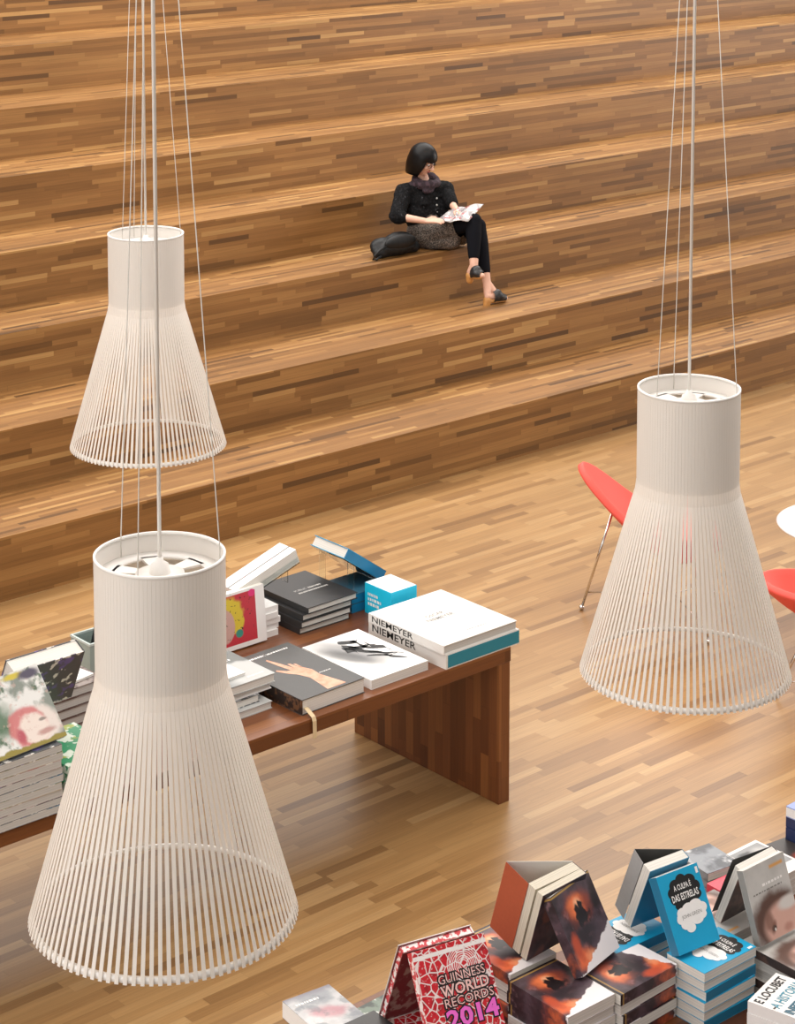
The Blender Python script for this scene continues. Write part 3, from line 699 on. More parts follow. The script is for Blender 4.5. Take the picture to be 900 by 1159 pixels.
nU = 6; UT = ZT+nU*(tU+.0004)
pile(nU, UT, 4.962, 4.172, radians(90), bluebook, 'right blue pile', flips=(0, 1, 3, 4), t=tU, desc='bright blue novel with cloud cover', jit=.003)
pile(nU-1, UT-.012, 4.86, 4.44, radians(88), bluebook, 'rear blue pile', flips=(1, 2), t=tU, desc='bright blue novel with cloud cover', jit=.003)
leaning_front('novel', 'bright blue novel with black and white clouds leaning upright on the blue piles', ((769.4, 1082), (818, 1062), (743, 994)), UT+.016, .172, .236, .040, cmat=M_BLUEC, hard=False, pages=M_PAGE, art=art_blue, amats=(M_INK, M_WINK, M_GREYINK), spine_mat=M_BLUED)
M_GFLAP = mat('grey_flap', hexc('9c9d9e'), .5, noise=.08, nscale=60)
splayed('novel', 'blue novel standing open with a grey flap behind the upright cloud cover', ((714, 1050), (760, 1032), (737, 985)), UT+.001, .165, .245, .035, .06, M_BLUED, M_GFLAP, M_DGREY, M_PAGE, two=False)

# portrait cover novels
A = Art('face_cover', hexc('c9c7c3')); A.mottle(6, .02, hexc('b6b4b0'), .1); A.half(0, -1, .0, hexc('bdbab6'), .03)
A.ell(.0, -.065, .11, .085, hexc('5d4238'), .25, .7, 14); A.ell(.035, -.085, .095, .068, hexc('d6ab9c'), .2, .15, 14); A.ell(.07, -.03, .05, .02, hexc('d9d4cf'), .4, .3, 20)
A.ell(-.02, -.082, .020, .010, hexc('8a5a4c'), .5, .3, 40, .9, radians(60)); A.ell(-.02, -.085, .011, .009, hexc('39302c'), .3); A.ell(-.016, -.09, .004, .005, hexc('e9e4e0'), .3)
A.ell(.045, -.10, .02, .012, hexc('b98475'), .6, .4, 30, .8); A.ell(-.035, -.06, .02, .03, hexc('7a5547'), .5, .6, 30, .8)
A.rect(.02, .085, .088, .098, hexc('d9a05a'), .004)
M_FACE = A.done()
def art_face(c, fr, sp):
    dashes(c, fr, .35, .85, .70, .035, 2, 7, 2); dashes(c, fr, .1, .8, .63, .02, 3, 9, 3)
wP, lP, tP = .20, .235, .028
BF = leaning_front('novel', 'grey novel with a face lying sideways on its cover, leaning upright beside the blue pile', ((861.5, 1072), (906, 1048), (843.5, 997)), 1.215, .20, .235, .028, cmat=M_FACE, hard=False, pages=M_PAGE, art=art_face, amats=(M_WINK, M_GREYINK), spine_mat=mat('grey_spine', hexc('8f8d89'), .5))
A = Art('dark_brown_photo', hexc('3c3230')); A.mottle(12, .05, hexc('6b5048'), .08); M_DBP = A.done()
splayed('novel', 'novel with a dark back leaning behind the face cover', ((816, 1045), (858, 1022), (838, 990)), 1.201, .19, .225, .028, .02, M_DBP, None, M_DGREY, M_PAGE, two=False)
pb = None
def facebook_(label, M, grp):
    global pb
    if pb is None: pb = book('novel', label, M, .20, .235, .031, M_FACE, group=grp, hard=False, pages=M_PAGEG, spine_mat=M_DBP)
    else: dup(pb, M, label, grp)
pile(5, ZT+5*.0314, 5.21, 4.345, 0, facebook_, 'rear grey cover pile', t=.031, desc='novel with a sideways face', flips=(0, 2, 3))
pile(5, ZT+5*.0314, 5.22, 4.07, 0, facebook_, 'front grey cover pile', t=.031, desc='novel with a sideways face', flips=(1, 2, 4))

# white book with black and blue lettering, front right
M_TEALINK = mat('teal_ink', hexc('3f8ba3'), .5); M_DTEAL = mat('dark_teal_ink', hexc('2c5f74'), .5)
def art_let(c, fr, sp):
    # print runs along local x, lines step down local y
    c.text('E LOCUBET', fr, .05, .93, .80, .94, 2, .03); c.text('A HISTORIA', fr, .08, .95, .57, .72, 3, .02); c.text('INFERNAL', fr, .05, .8, .36, .50, 4, .05)
    c.text('ROMANCE', fr, .1, .9, .14, .28, 3, .05); dashes(c, fr, .03, .1, .62, .03, 2, 3)
lb = None
zz = ZT; a0 = onz(846, 1133, 1.19); a1 = onz(878, 1101, 1.19); dv = (a1-a0); yaw = atan2(dv.y, dv.x); lw = .235
print('letter', a0, a1, degrees(yaw), dv.length)
exl = Vector((cos(yaw), sin(yaw), 0)); eyl = Vector((-exl.y, exl.x, 0)); cen = a0+exl*dv.length/2-eyl*.115
for i in range(4):
    lab = 'white novel with black and blue capitals, %s in the corner pile' % ORD[3-i]; M = flat(cen.x+.002*(i % 2), cen.y, zz, yaw)
    if lb is None: lb = book('novel', lab, M, dv.length, .23, .037, M_WCOV, group='white lettered novels', hard=False, pages=M_PAGEG, art=art_let, amats=(M_INK, M_TEALINK, M_DTEAL))
    else: dup(lb, M, lab)
    zz += .0374

# red annual with big title, propped open like a tent
A = Art('red_crackle_cover', hexc('c81d2a')); A.mottle(30, .08, hexc('9e1420'), .05); A.cracks(34, .055, hexc('e9dcda')); A.rings(.035, .085, .012, .06, 8, .4, hexc('efe6e4')); A.band(.0, 1, .135, .006, hexc('efe8e6')); A.mottle(90, .12, hexc('d8c8c6'), .03, .7)
M_RED = A.done()
A = Art('red_white_edges', hexc('c9313b')); A.mottle(60, .0, hexc('efe6e4'), .04); M_REDW = A.done()
M_REDIN = Art('dark_red_inside', hexc('6d1a20')).mottle(25, .05, hexc('a39184'), .05, .7).done()
M_PINK = mat('pink_print', hexc('ee6ccf'), .4); M_ROSE = mat('pale_rose_print', hexc('eec4bf'), .4)
def art_red(c, fr, sp):
    def fz(e): return lambda u, v: (fr(u, v)[0], fr(u, v)[1], fr(u, v)[2]+e)
    for body, u0, u1, v0, v1, mi, bo in (('GUINNESS', .26, .90, .655, .735, 3, .0), ('WORLD', .26, .92, .535, .640, 3, .02), ('RECORDS', .28, .95, .44, .52, 3, .0), ('2014', .26, .97, .25, .42, 4, .03)):
        c.text(body, fz(.0), u0-.02, u1+.02, v0-.015, v1+.015, 2, .09); c.text(body, fz(.0006), u0, u1, v0, v1, mi, bo)
wG, lG, tG = .25, .31, .034
A1 = onz(466, 1079, 1.40); yaw = radians(-13); ex = Vector((cos(yaw), sin(yaw), 0)); el = radians(60); hd = Vector((-ex.y, ex.x, 0)); ey = hd*cos(el)+Vector((0, 0, sin(el))); ez = ex.cross(ey)
O = A1+ex*wG/2-ey*lG/2-ez*tG
book('annual', 'red annual with a big pink year on its cover, leaning upright at the counter end', frame(O, ex, ey), wG, lG, tG, M_RED, cat='book', pages=M_REDW, art=art_red, amats=(M_INK, M_ROSE, M_PINK), spine_mat=M_REDW)
zbot = (A1-ey*lG-ez*tG).z; print('annual bottom', zbot, A1)
# second copy leaning the other way behind it
ap = A1-ez*(tG+.004)
ex2 = -ex; ey2 = -hd*cos(radians(66))+Vector((0, 0, sin(radians(66)))); ez2 = ex2.cross(ey2)
O2 = ap+ex*(wG/2)-ey2*lG/2+Vector((0, 0, .004))+ex*(-.012)
book('annual', 'red annual seen from its white edged back, leaning behind the one with the pink year', frame(O2, ex2, ey2), wG, lG, .03, M_REDIN, cat='book', pages=M_REDW, spine_mat=M_WCOV)
b = MB(); b.box(-wG/2-.001, wG/2+.002, lG/2-.012, lG/2+.002, .0295, .0315); b.box(wG/2-.006, wG/2+.002, -lG/2, lG/2, .0295, .0315)
[o for o in bpy.data.objects if o.name.startswith('annual') and o.type == 'EMPTY'][-1]
o_ = b.build('white_edge', M_WCOV, [o for o in bpy.data.objects if o.name.startswith('annual') and o.type == 'EMPTY'][-1])
# what they stand on
n = max(1, round((zbot-ZT)/.03)); t_ = (zbot-.007-ZT)/n-.0004
cen = A1-ey*lG*.75+ex*wG/2+hd*.14
rb0 = None
for i in range(n):
    lab = 'red annual lying flat, %s under the propped pair' % ORD[n-1-i]; M = flat(cen.x, cen.y, ZT+i*(t_+.0004), yaw+radians(i*.7))
    if rb0 is None: rb0 = book('annual', lab, M, wG*1.05, lG*1.1, t_, M_RED, group='flat red annuals', pages=M_REDW)
    else: dup(rb0, M, lab)

# grey book, black book and dark green magazine at the left counter end
A = Art('grey_marble_cover', hexc('b9b9ba')); A.mottle(10, .04, hexc('8d9196'), .1); A.mottle(8, .12, hexc('d6d6d6'), .08, .8, 2.); A.ell(.01, .0, .06, .03, hexc('b4707a'), .5, 1.4, 24, .7, radians(-25)); A.mottle(18, .08, hexc('6f757c'), .06, .6, 4.); A.half(0, 1, .115, hexc('77727c'), .02, .02)
M_GM = A.done()
def art_gm(c, fr, sp): dashes(c, fr, .12, .6, .80, .04, 2, 7, 3)
g0 = onz(320, 1133, 1.095); g1 = onz(372, 1114, 1.095); dv = g1-g0; yaw = atan2(dv.y, dv.x); e1 = Vector((cos(yaw), sin(yaw), 0)); e2 = Vector((-e1.y, e1.x, 0)); cen = g0+e1*.085-e2*.13
book('novel', 'grey marbled paperback lying at the left end of the counter', flat(cen.x, cen.y, ZT, yaw), .172, .26, .055, M_GM, hard=False, art=art_gm, amats=(M_WINK,), spine_mat=M_WCOV)
k0 = onz(412, 1141, 1.13); 
book('novel', 'black book lying aslant over the grey marbled paperback', flat(k0.x-.06, k0.y-.135, 1.0955, radians(-2)), .17, .25, .022, M_BLACK, hard=False)
A = Art('dark_green_photo', hexc('3d4540')); A.mottle(18, .03, hexc('6f7f72'), .06); A.mottle(24, .12, hexc('d6d8d3'), .04); M_DG = A.done()
k1 = onz(430, 1131, 1.08)
book('magazine', 'dark green patterned magazine lying between the black book and the red annuals', flat(k1.x-.05, k1.y-.11, ZT, radians(2)), .17, .25, .036, M_DG, cat='magazine', hard=False)

# flat books along the back of the counter
A = Art('steel_photo_cover', hexc('8b9096')); A.mottle(9, .0, hexc('565a60'), .08); A.mottle(14, .1, hexc('c9cbcd'), .06, 1, 2.); M_ST = A.done()
q = onz(800, 972, 1.10); 
A = Art('white_border_photo', hexc('e9e7e4')); A.rect(-.075, .075, -.06, .10, hexc('8f9091')); A.mottle(0.01, 9, hexc('ffffff')); A.ell(-.03, .06, .05, .02, hexc('3f4042'), .4, .7, 30); A.ell(.03, .02, .05, .05, hexc('cfcdcb'), .5, .5, 20, .8); A.ell(.06, .01, .03, .02, hexc('d9667a'), .4, .6, 30)
A.half(1, 0, .076, hexc('e9e7e4'), .001); A.half(-1, 0, .076, hexc('e9e7e4'), .001); A.half(0, 1, .101, hexc('e9e7e4'), .001); A.half(0, -1, .061, hexc('e9e7e4'), .001)
M_WB = A.done()
A = Art('black_red_photo', hexc('3a3533')); A.ell(.02, -.02, .06, .03, hexc('a8452f'), .5, .9, 24); A.ell(.02, -.04, .03, .015, hexc('c98a4a'), .5, .8, 30); A.half(0, -1, .06, hexc('cdb8a8'), .02, .05, 20); M_BR = A.done()
def spot(pl, pr, z):   # back edge of a flat cover between two pixels
    a = onz(*pl, z); b_ = onz(*pr, z); d = b_-a; yaw = atan2(d.y, d.x); return a, Vector((cos(yaw), sin(yaw), 0)), yaw, d.length
def backrow(name, labs, pl, pr, top, n, t, w, l, cm, grp=None, pages=None, sm=None, hard=False):
    a, e1, yaw, L = spot(pl, pr, top); e2 = Vector((-e1.y, e1.x, 0)); w = w or L; c_ = a+e1*w/2-e2*l/2; bk = None
    for i in range(n):
        lab = labs % ORD[n-1-i] if '%s' in labs else labs; M = flat(c_.x+.003*(i % 2), c_.y, top-(n-i)*(t+.0004), yaw+radians(((i*3) % 3-1)*.6))
        if bk is None: bk = book(name, lab, M, w, l, t, cm, group=grp, hard=hard, pages=pages or M_PAGE, spine_mat=sm)
        else: dup(bk, M, lab)
    print(labs[:30], a, L, degrees(yaw))
backrow('novel', 'steel grey photo paperback, %s behind the upright blue novel', (766, 967), (780, 962), ZT+.09, 3, .0296, .15, .165, M_ST, 'steel grey pile')
backrow('novel', 'white bordered photo paperback, %s of the counter back pile', (820, 968), (854, 951), ZT+.09, 3, .0296, .17, .23, M_WB, 'white bordered pile')
backrow('novel', 'dark red photo paperback, %s of the pile before the navy books', (866, 956), (893, 946), ZT+.075, 3, .0246, .11, .23, M_BR, 'dark red pile')
M_REDC = mat('coral_red_cover', hexc('d9485a'), .4)
backrow('novel', 'coral red paperback, %s of the low pile between the upright novels', (800, 1000), (826, 988), ZT+.075, 3, .0246, .16, .2, M_REDC, 'coral red pile')
M_NV = mat('navy_cover', hexc('23305a'), .4); M_NVT = mat('lavender_blue_cover', hexc('8f9fd0'), .4)
a = onz(890, 912, ZT+.20)
for i in range(5):
    lab = 'navy hardback, %s of the pile at the right picture edge' % ORD[4-i]
    if i == 0: nb = book('novel', lab, flat(a.x+.09, a.y-.115, ZT+i*.0404, 0), .18, .23, .04, M_NV, group='navy hardbacks', pages=M_PAGE)
    elif i == 4: book('novel', lab, flat(a.x+.09, a.y-.115, ZT+i*.0404, radians(2)), .18, .23, .04, M_NVT, group='navy hardbacks', pages=M_PAGE, spine_mat=M_WCOV)
    else: dup(nb, flat(a.x+.09, a.y-.115, ZT+i*.0404, radians((i % 3)-1)), lab)

# ------------------------------------------------------------------ red shell chairs and white round table
M_CORAL = mat('coral_upholstery', hexc('f0594d'), .6, noise=.05, nscale=120, bump=.1); M_CHROME = mat('chrome', (.75, .73, .7), .12, 1., noise=.02)
M_SHELLB = mat('white_shell_back', hexc('e4ddd2'), .4)
def chair(label, tip_to, pos, rz):
    ch = thing('shell_chair', flat(pos[0], pos[1], 0, rz), label, 'chair', 'red shell chairs')
    def out(phi):
        c3 = (1+cos(3*(phi-pi)))/2; back = (1+cos(phi-pi))/2
        return .34+(.205+.02*back)*c3**1.3
    def hgt(phi, rho):
        c3 = (1+cos(3*(phi-pi)))/2; back = max(0, cos(phi-pi))
        zc = .25+.05*c3+.235*back**2*c3
        return .365+zc*rho**(1.75-.4*back)
    nr, nf = 12, 72; s = MB(); vs = [(0, 0, .365)]
    for i in range(1, nr+1):
        for k in range(nf):
            ph = 2*pi*k/nf; r = i/nr*out(ph); vs.append((r*cos(ph), r*sin(ph), hgt(ph, i/nr)))
    fs = [(0, 1+k, 1+(k+1) % nf) for k in range(nf)]
    for i in range(nr-1):
        for k in range(nf): fs.append((1+i*nf+k, 1+(i+1)*nf+k, 1+(i+1)*nf+(k+1) % nf, 1+i*nf+(k+1) % nf))
    s.add(vs, fs, 0, True); so = s.build('upholstered_shell', [M_CORAL], ch)
    md = so.modifiers.new('thick', 'SOLIDIFY'); md.thickness = .042; md.offset = 0
    md2 = so.modifiers.new('round', 'BEVEL'); md2.width = .014; md2.segments = 3; md2.angle_limit = radians(50)
    feet = []
    for ph, ra, rf in ((pi, .36, .545), (pi/3, .26, .45), (-pi/3, .26, .45)):
        rr = ra/out(ph); za = hgt(ph, rr)-.02
        a_ = Vector((ra*cos(ph), ra*sin(ph), za)); f_ = Vector((rf*cos(ph), rf*sin(ph), .012)); feet.append((a_, f_))
        b = MB(); b.tube([a_, f_], .0085, n=10); lg = b.build('leg', M_CHROME, ch)
        b = MB(); b.sphere((f_.x, f_.y, .016), .016); b.build('foot_glide', M_CHROME, lg)
        b = MB(); b.tube([a_+Vector((0, 0, .012)), a_+Vector((0, 0, -.01))], .02, n=12); b.build('mount', M_CHROME, lg)
    ctr = Vector((0, 0, .27))
    for a_, f_ in feet:
        p = f_.lerp(a_, .16); b = MB(); b.tube([p, ctr*1.0+Vector((0, 0, -.13))], .0035, n=6); b.build('brace_rod', M_CHROME, ch)
    return ch
tip = Vector((8.985, 8.63, 0)); fdir = Vector((.62, -.78, 0)).normalized(); c1 = tip+fdir*.565
chair('coral red shell chair on chrome legs, mostly behind the right pendant lamp', None, (c1.x, c1.y), atan2(fdir.y, fdir.x))
t2_ = onz(866, 654, .67); d2 = (FW*Vector((1, 1, 0))).normalized(); left = Vector((-d2.y, d2.x, 0)); c2 = t2_-left*.52
ang = atan2(left.y, left.x)
chair('coral red shell chair cut by the right picture edge, only its rounded corner showing', None, (c2.x, c2.y), ang-pi/3)
Rt = .42; le = onz(880, 592, .72); tc = le-left*Rt
rt = thing('round_table', Vector((tc.x, tc.y, 0)), 'white round pedestal table at the right picture edge', 'table')
b = MB(); b.lathe([(0, .722), (Rt-.012, .722), (Rt, .715), (Rt-.006, .705), (Rt-.05, .698), (0, .696)], 64); b.build('tabletop', mat('white_laminate', hexc('f4f3f1'), .25, noise=.01), rt)
b = MB(); b.lathe([(0, .697), (.06, .697), (.04, .62), (.03, .45), (.035, .25), (.06, .1), (.13, .03), (.2, .012), (.205, 0), (0, 0)], 48); b.build('pedestal', M_WHITE, rt)
# ------------------------------------------------------------------ reading woman
M_SKIN = mat('skin', hexc('d9ab94'), .5, noise=.05, nscale=60); M_HAIR = mat('black_hair', hexc('080708'), .4, noise=.2, nscale=150, spec=.25)
A = Art('black_woven_jacket', hexc('111112'), .9); A.b.inputs['Specular IOR Level'].default_value = .15; A.mottle(60, .06, hexc('1f1f21'), .06); A.mottle(34, .19, hexc('5a5a5e'), .03, .6, 3.); M_JACK = A.done()
M_LEGG = mat('black_leggings', hexc('0d0e14'), .9, spec=.15)
A = Art('mottled_grey_tunic', hexc('3d3732'), .85); A.mottle(120, .03, hexc('75695f'), .06); A.mottle(80, .1, hexc('262320'), .05, 1., 2.); M_TUN = A.done()
A = Art('plum_scarf', hexc('2c2027'), .9); A.mottle(40, .05, hexc('46353e'), .08); M_SCARF = A.done()
M_SHOE = mat('black_leather_shoe', hexc('232426'), .4); M_SOLE = mat('wooden_sole', hexc('c08a4c'), .5, nscale=30, noise=.15); M_LIP = mat('lips', hexc('a5584f'), .4); M_EYE = mat('dark_eye', hexc('1c1614'), .2); M_EYEW = mat('eye_white', hexc('e8e2dc'), .3)
def capsule(bm, a, b, ra, rb, n=14):
    a = Vector(a); b = Vector(b); d = (b-a); L = d.length; d.normalize()
    t = d.cross(Vector((0, 0, 1))); t = d.cross(Vector((1, 0, 0))) if t.length < .1 else t; t.normalize(); s = d.cross(t)
    prof = [(-ra*cos(k*pi/8), ra*sin(k*pi/8)) for k in range(0, 5)]+[(L+rb*sin(k*pi/8), rb*cos(k*pi/8)) for k in range(0, 5)]
    rings = []
    for z, r in prof:
        r = max(r, 1e-4); rings.append([bm.verts.new(a+d*z+(t*cos(2*pi*j/n)+s*sin(2*pi*j/n))*r) for j in range(n)])
    for R0_, R1_ in zip(rings[:-1], rings[1:]):
        for j in range(n): bm.faces.new((R0_[j], R0_[(j+1) % n], R1_[(j+1) % n], R1_[j]))
    bm.faces.new(rings[0][::-1]); bm.faces.new(rings[-1])
def ellip(bm, c, sc, R=None, n=20, m=14):
    M = Matrix.Translation(c) @ (R.to_4x4() if R else Matrix.Identity(4)) @ Matrix.Diagonal((*sc, 1))
    bmesh.ops.create_uvsphere(bm, u_segments=n, v_segments=m, radius=1, matrix=M)
def solid(name, bm, m, parent, vox=.008, smooth=4, cut=None, post=None):
    """union of overlapping volumes as one continuous smooth surface"""
    me = bpy.data.meshes.new(name); bmesh.ops.recalc_face_normals(bm, faces=bm.faces); bm.to_mesh(me); bm.free()
    o = bpy.data.objects.new(name, me); COL.objects.link(o)
    md = o.modifiers.new('r', 'REMESH'); md.mode = 'VOXEL'; md.voxel_size = vox; md.use_smooth_shade = True
    if smooth: ms = o.modifiers.new('s', 'SMOOTH'); ms.factor = .5; ms.iterations = smooth
    dg = bpy.context.evaluated_depsgraph_get(); me2 = bpy.data.meshes.new_from_object(o.evaluated_get(dg)); me2.name = name
    o.modifiers.clear(); o.data = me2; bpy.data.meshes.remove(me); me2.materials.clear(); me2.materials.append(m)
    if cut:
        b2 = bmesh.new(); b2.from_mesh(me2)
        for co, no in cut: bmesh.ops.bisect_plane(b2, geom=b2.verts[:]+b2.edges[:]+b2.faces[:], plane_co=co, plane_no=no, clear_outer=True)
        b2.to_mesh(me2); b2.free()
    for p in me2.polygons: p.use_smooth = True
    if parent: o.parent = parent; o.matrix_parent_inverse = parent.matrix_world.inverted()
    return o
J = {}
V = Vector
base = V((11.55, 12.80, 1.2))
pelvis = V((11.54, 12.83, 1.315)); waist = V((11.545, 12.87, 1.42)); chest = V((11.55, 12.89, 1.55)); neckb = V((11.555, 12.88, 1.705)); 
rsh = V((11.37, 12.93, 1.65)); lsh = V((11.735, 12.83, 1.645))
relb = ony(449, 245, 12.82); rwr = ony(481, 250, 12.60); lelb = ony(510, 229, 12.70); lwr = ony(517, 238, 12.56)
headc = ony(479.5, 181, 12.83)
rhip = V((11.47, 12.80, 1.30)); lhip = V((11.64, 12.77, 1.30))
rkn = ony(536, 250, 12.40); lkn = ony(541, 256, 12.46)
ran = ony(536.5, 300, 12.27); lan = ony(551, 319, 12.27)
print('upper arm', (relb-rsh).length, (lelb-lsh).length, 'fore', (rwr-relb).length, (lwr-lelb).length, 'thigh', (rkn-rhip).length, (lkn-lhip).length, 'shank', (ran-rkn).length, (lan-lkn).length)
fwd = V((.42, -.90, -.10)).normalized()          # where the face looks
hr = V((0, 0, 1)).cross(fwd); hr = -hr.normalized()   # her right
hdn = V((.30, -.62, -.62)).normalized()
# head frame: y' = face direction (tilted down), x' = her right, z' = up
fd = V((.22, -.84, -.48)).normalized(); rgt = fd.cross(V((0, 0, 1))).normalized(); upv = rgt.cross(fd).normalized()
HM = Matrix((rgt, fd, upv)).transposed()
def H(x, y, z): return headc+HM @ V((x, y, z))
fd2 = V((fd.x, fd.y, fd.z*.72)).normalized(); rg2 = fd2.cross(V((0, 0, 1))).normalized(); HM2 = Matrix((rg2, fd2, rg2.cross(fd2).normalized())).transposed()
def HH(x, y, z): return headc+HM2 @ V((x, y, z))
W = thing('person', base, 'woman with a black bob sitting on the steps, legs crossed, reading a magazine', 'person')
bm = bmesh.new()
# trunk, neck, head
ellip(bm, pelvis, (.165, .125, .12)); capsule(bm, pelvis, waist, .125, .11); capsule(bm, waist, chest, .115, .12); ellip(bm, chest, (.155, .11, .14)); capsule(bm, rsh, lsh, .055, .055); capsule(bm, chest, neckb, .09, .055); capsule(bm, neckb, H(0, -.03, -.06), .05, .046)
ellip(bm, H(0, -.012, .025), (.074, .094, .095), HM); ellip(bm, H(0, .028, -.035), (.058, .062, .075), HM); ellip(bm, H(0, .058, -.088), (.026, .024, .022), HM)
capsule(bm, H(0, .092, .012), H(0, .112, -.022), .008, .013, 10); ellip(bm, H(.012, .1, -.026), (.008, .008, .007), HM, 8, 6); ellip(bm, H(-.012, .1, -.026), (.008, .008, .007), HM, 8, 6)
for s_ in (-1, 1):
    ellip(bm, H(s_*.075, -.012, -.005), (.008, .018, .03), HM, 10, 8); ellip(bm, H(s_*.03, .078, .028), (.024, .014, .008), HM, 10, 8); ellip(bm, H(s_*.038, .066, -.025), (.022, .022, .02), HM, 10, 8)
# arms
for sh, el, wr, s_ in ((rsh, relb, rwr, 1), (lsh, lelb, lwr, -1)):
    capsule(bm, sh, el, .048, .038); capsule(bm, el, wr, .037, .024)
def hand(wr, dirv, nrm, thumb_side, curl):
    d = dirv.normalized(); nrm = (nrm-d*nrm.dot(d)).normalized(); sd = d.cross(nrm)*thumb_side
    kn = wr+d*.085
    for k, off in enumerate((.028, .010, -.008, -.026)): capsule(bm, wr+d*.015+sd*off*.6, kn+sd*off, .014, .0115, 10)
    for k, (off, L) in enumerate(((.028, .066), (.010, .074), (-.008, .069), (-.026, .054))):
        p = kn+sd*off; dd = d
        for j, fr_ in enumerate((.45, .32, .23)):
            ang = curl*(.35+.5*j); dd = (d*cos(ang)-nrm*sin(ang)).normalized(); q_ = p+dd*L*fr_
            capsule(bm, p, q_, .0088-.0007*j, .0082-.0007*j, 8); p = q_
    p = wr+d*.025+sd*.026; q_ = p+(d*.5+sd*.85-nrm*.15).normalized()*.042; capsule(bm, p, q_, .0125, .010, 8); r_ = q_+(d*.85+sd*.3-nrm*.3).normalized()*.034; capsule(bm, q_, r_, .0098, .0085, 8)
rhd = ony(493, 249.5, 12.53)-rwr; hand(rwr, rhd, V((-.25, -.3, .9)), -1, .55)
lhd = ony(526, 241, 12.46)-lwr; hand(lwr, V((-.1, -.9, -.3)), V((.3, -.35, .85)), 1, .55)
# legs
capsule(bm, rhip, rkn, .083, .058); capsule(bm, lhip, lkn, .083, .056)
for kn, an in ((rkn, ran), (lkn, lan)):
    mid = kn.lerp(an, .32); capsule(bm, kn, mid, .054, .052); capsule(bm, mid, an, .052, .034)
# feet
rtoe = ony(546, 312, 12.17); rheel = ony(532, 309, 12.30); ltoe = onz(572, 339.5, .815); lheel = onz(552, 337, .86); ltoe.z = .83
print('feet', rtoe, rheel, ltoe, lheel, (rtoe-rheel).length, (ltoe-lheel).length)
for an, he, to in ((ran, rheel, rtoe), (lan, lheel, ltoe)):
    capsule(bm, an, he.lerp(an, .25), .033, .03); capsule(bm, an, he.lerp(to, .5)+V((0, 0, .022)), .03, .028); capsule(bm, he+V((0, 0, .01)), to, .026, .022)
body = solid('body', bm, M_SKIN, W, .0055, 3)
# face pieces
for s_ in (-1, 1):
    e = MB(); e.sphere(tuple(H(s_*.030, .0765, .006)), .0105, 0, 12, 8); o = e.build('eye', M_EYEW, W); o.matrix_parent_inverse = W.matrix_world.inverted()
    e = MB(); e.sphere(tuple(H(s_*.030, .0835, .004)), .0058, 0, 10, 6); i_ = e.build('iris', M_EYE, o)
    e = MB(); e.tube([H(s_*.014, .092, .028), H(s_*.03, .092, .034), H(s_*.048, .08, .028)], [.0035, .004, .002], n=8); o = e.build('eyebrow', M_HAIR, W); o.matrix_parent_inverse = W.matrix_world.inverted()
e = MB(); e.tube([H(.022, .082, -.058), H(.008, .0925, -.055), H(0, .0935, -.0565), H(-.008, .0925, -.055), H(-.022, .082, -.058)], [.002, .006, .0058, .006, .002], n=8); o = e.build('mouth', M_LIP, W); o.matrix_parent_inverse = W.matrix_world.inverted()
g = MB()
for s_ in (-1, 1):
    g.tube([H(s_*.032+.021*cos(k*pi/8), .098-.012*abs(cos(k*pi/8))*(.5 if s_*cos(k*pi/8) > 0 else 0), .004+.015*sin(k*pi/8)) for k in range(17)], .0022, n=6); g.tube([H(s_*.053, .092, .008), H(s_*.076, .0, .01)], .002, n=6)
g.tube([H(-.011, .1, .008), H(.011, .1, .008)], .002, n=6)
o = g.build('glasses', mat('dark_frame', hexc('2a1c1c'), .3), W); o.matrix_parent_inverse = W.matrix_world.inverted()
# bobbed hair: cap with straight fringe, open at the face
bm = bmesh.new(); nu, nv = 48, 20; grid = []
for i in range(nv+1):
    row = []
    for k in range(nu):
        az = 2*pi*k/nu       # 0 = face
        f = (1-cos(az))/2    # 0 front, 1 back
        t = i/nv
        fa = min(az, 2*pi-az)
        low = .040 if fa < .80 else (-.122 if fa > 1.05 else .040+(-.162)*(fa-.80)/.25)
        low -= .05*max(0, f-.4)
        ztop = .128
        if t < .55:
            th = t/.55*pi/2; r = sin(th); z = .02+(ztop-.02)*cos(th)
        else:
            r = 1.0+.05*sin((t-.55)/.45*pi)-.20*((t-.55)/.45)**2*(1 if fa > 1 else .0); z = .02+(low-.02)*(t-.55)/.45
        rx, ry = .094, .112
        row.append(bm.verts.new(HH(sin(az)*rx*r, -.012+cos(az)*ry*r*(1 if f > .3 else 1.0), z)))
    grid.append(row)
for i in range(nv):
    for k in range(nu): 
        try: bm.faces.new((grid[i][k], grid[i][(k+1) % nu], grid[i+1][(k+1) % nu], grid[i+1][k]))
        except ValueError: pass
bmesh.ops.remove_doubles(bm, verts=bm.verts, dist=.0005)
bmesh.ops.recalc_face_normals(bm, faces=bm.faces)
me = bpy.data.meshes.new('hair'); bm.to_mesh(me); bm.free(); me.materials.append(M_HAIR)
for p in me.polygons: p.use_smooth = True
hair = bpy.data.objects.new('hair', me); COL.objects.link(hair); hair.parent = W; hair.matrix_parent_inverse = W.matrix_world.inverted()
md = hair.modifiers.new('thick', 'SOLIDIFY'); md.thickness = .012; md.offset = 1
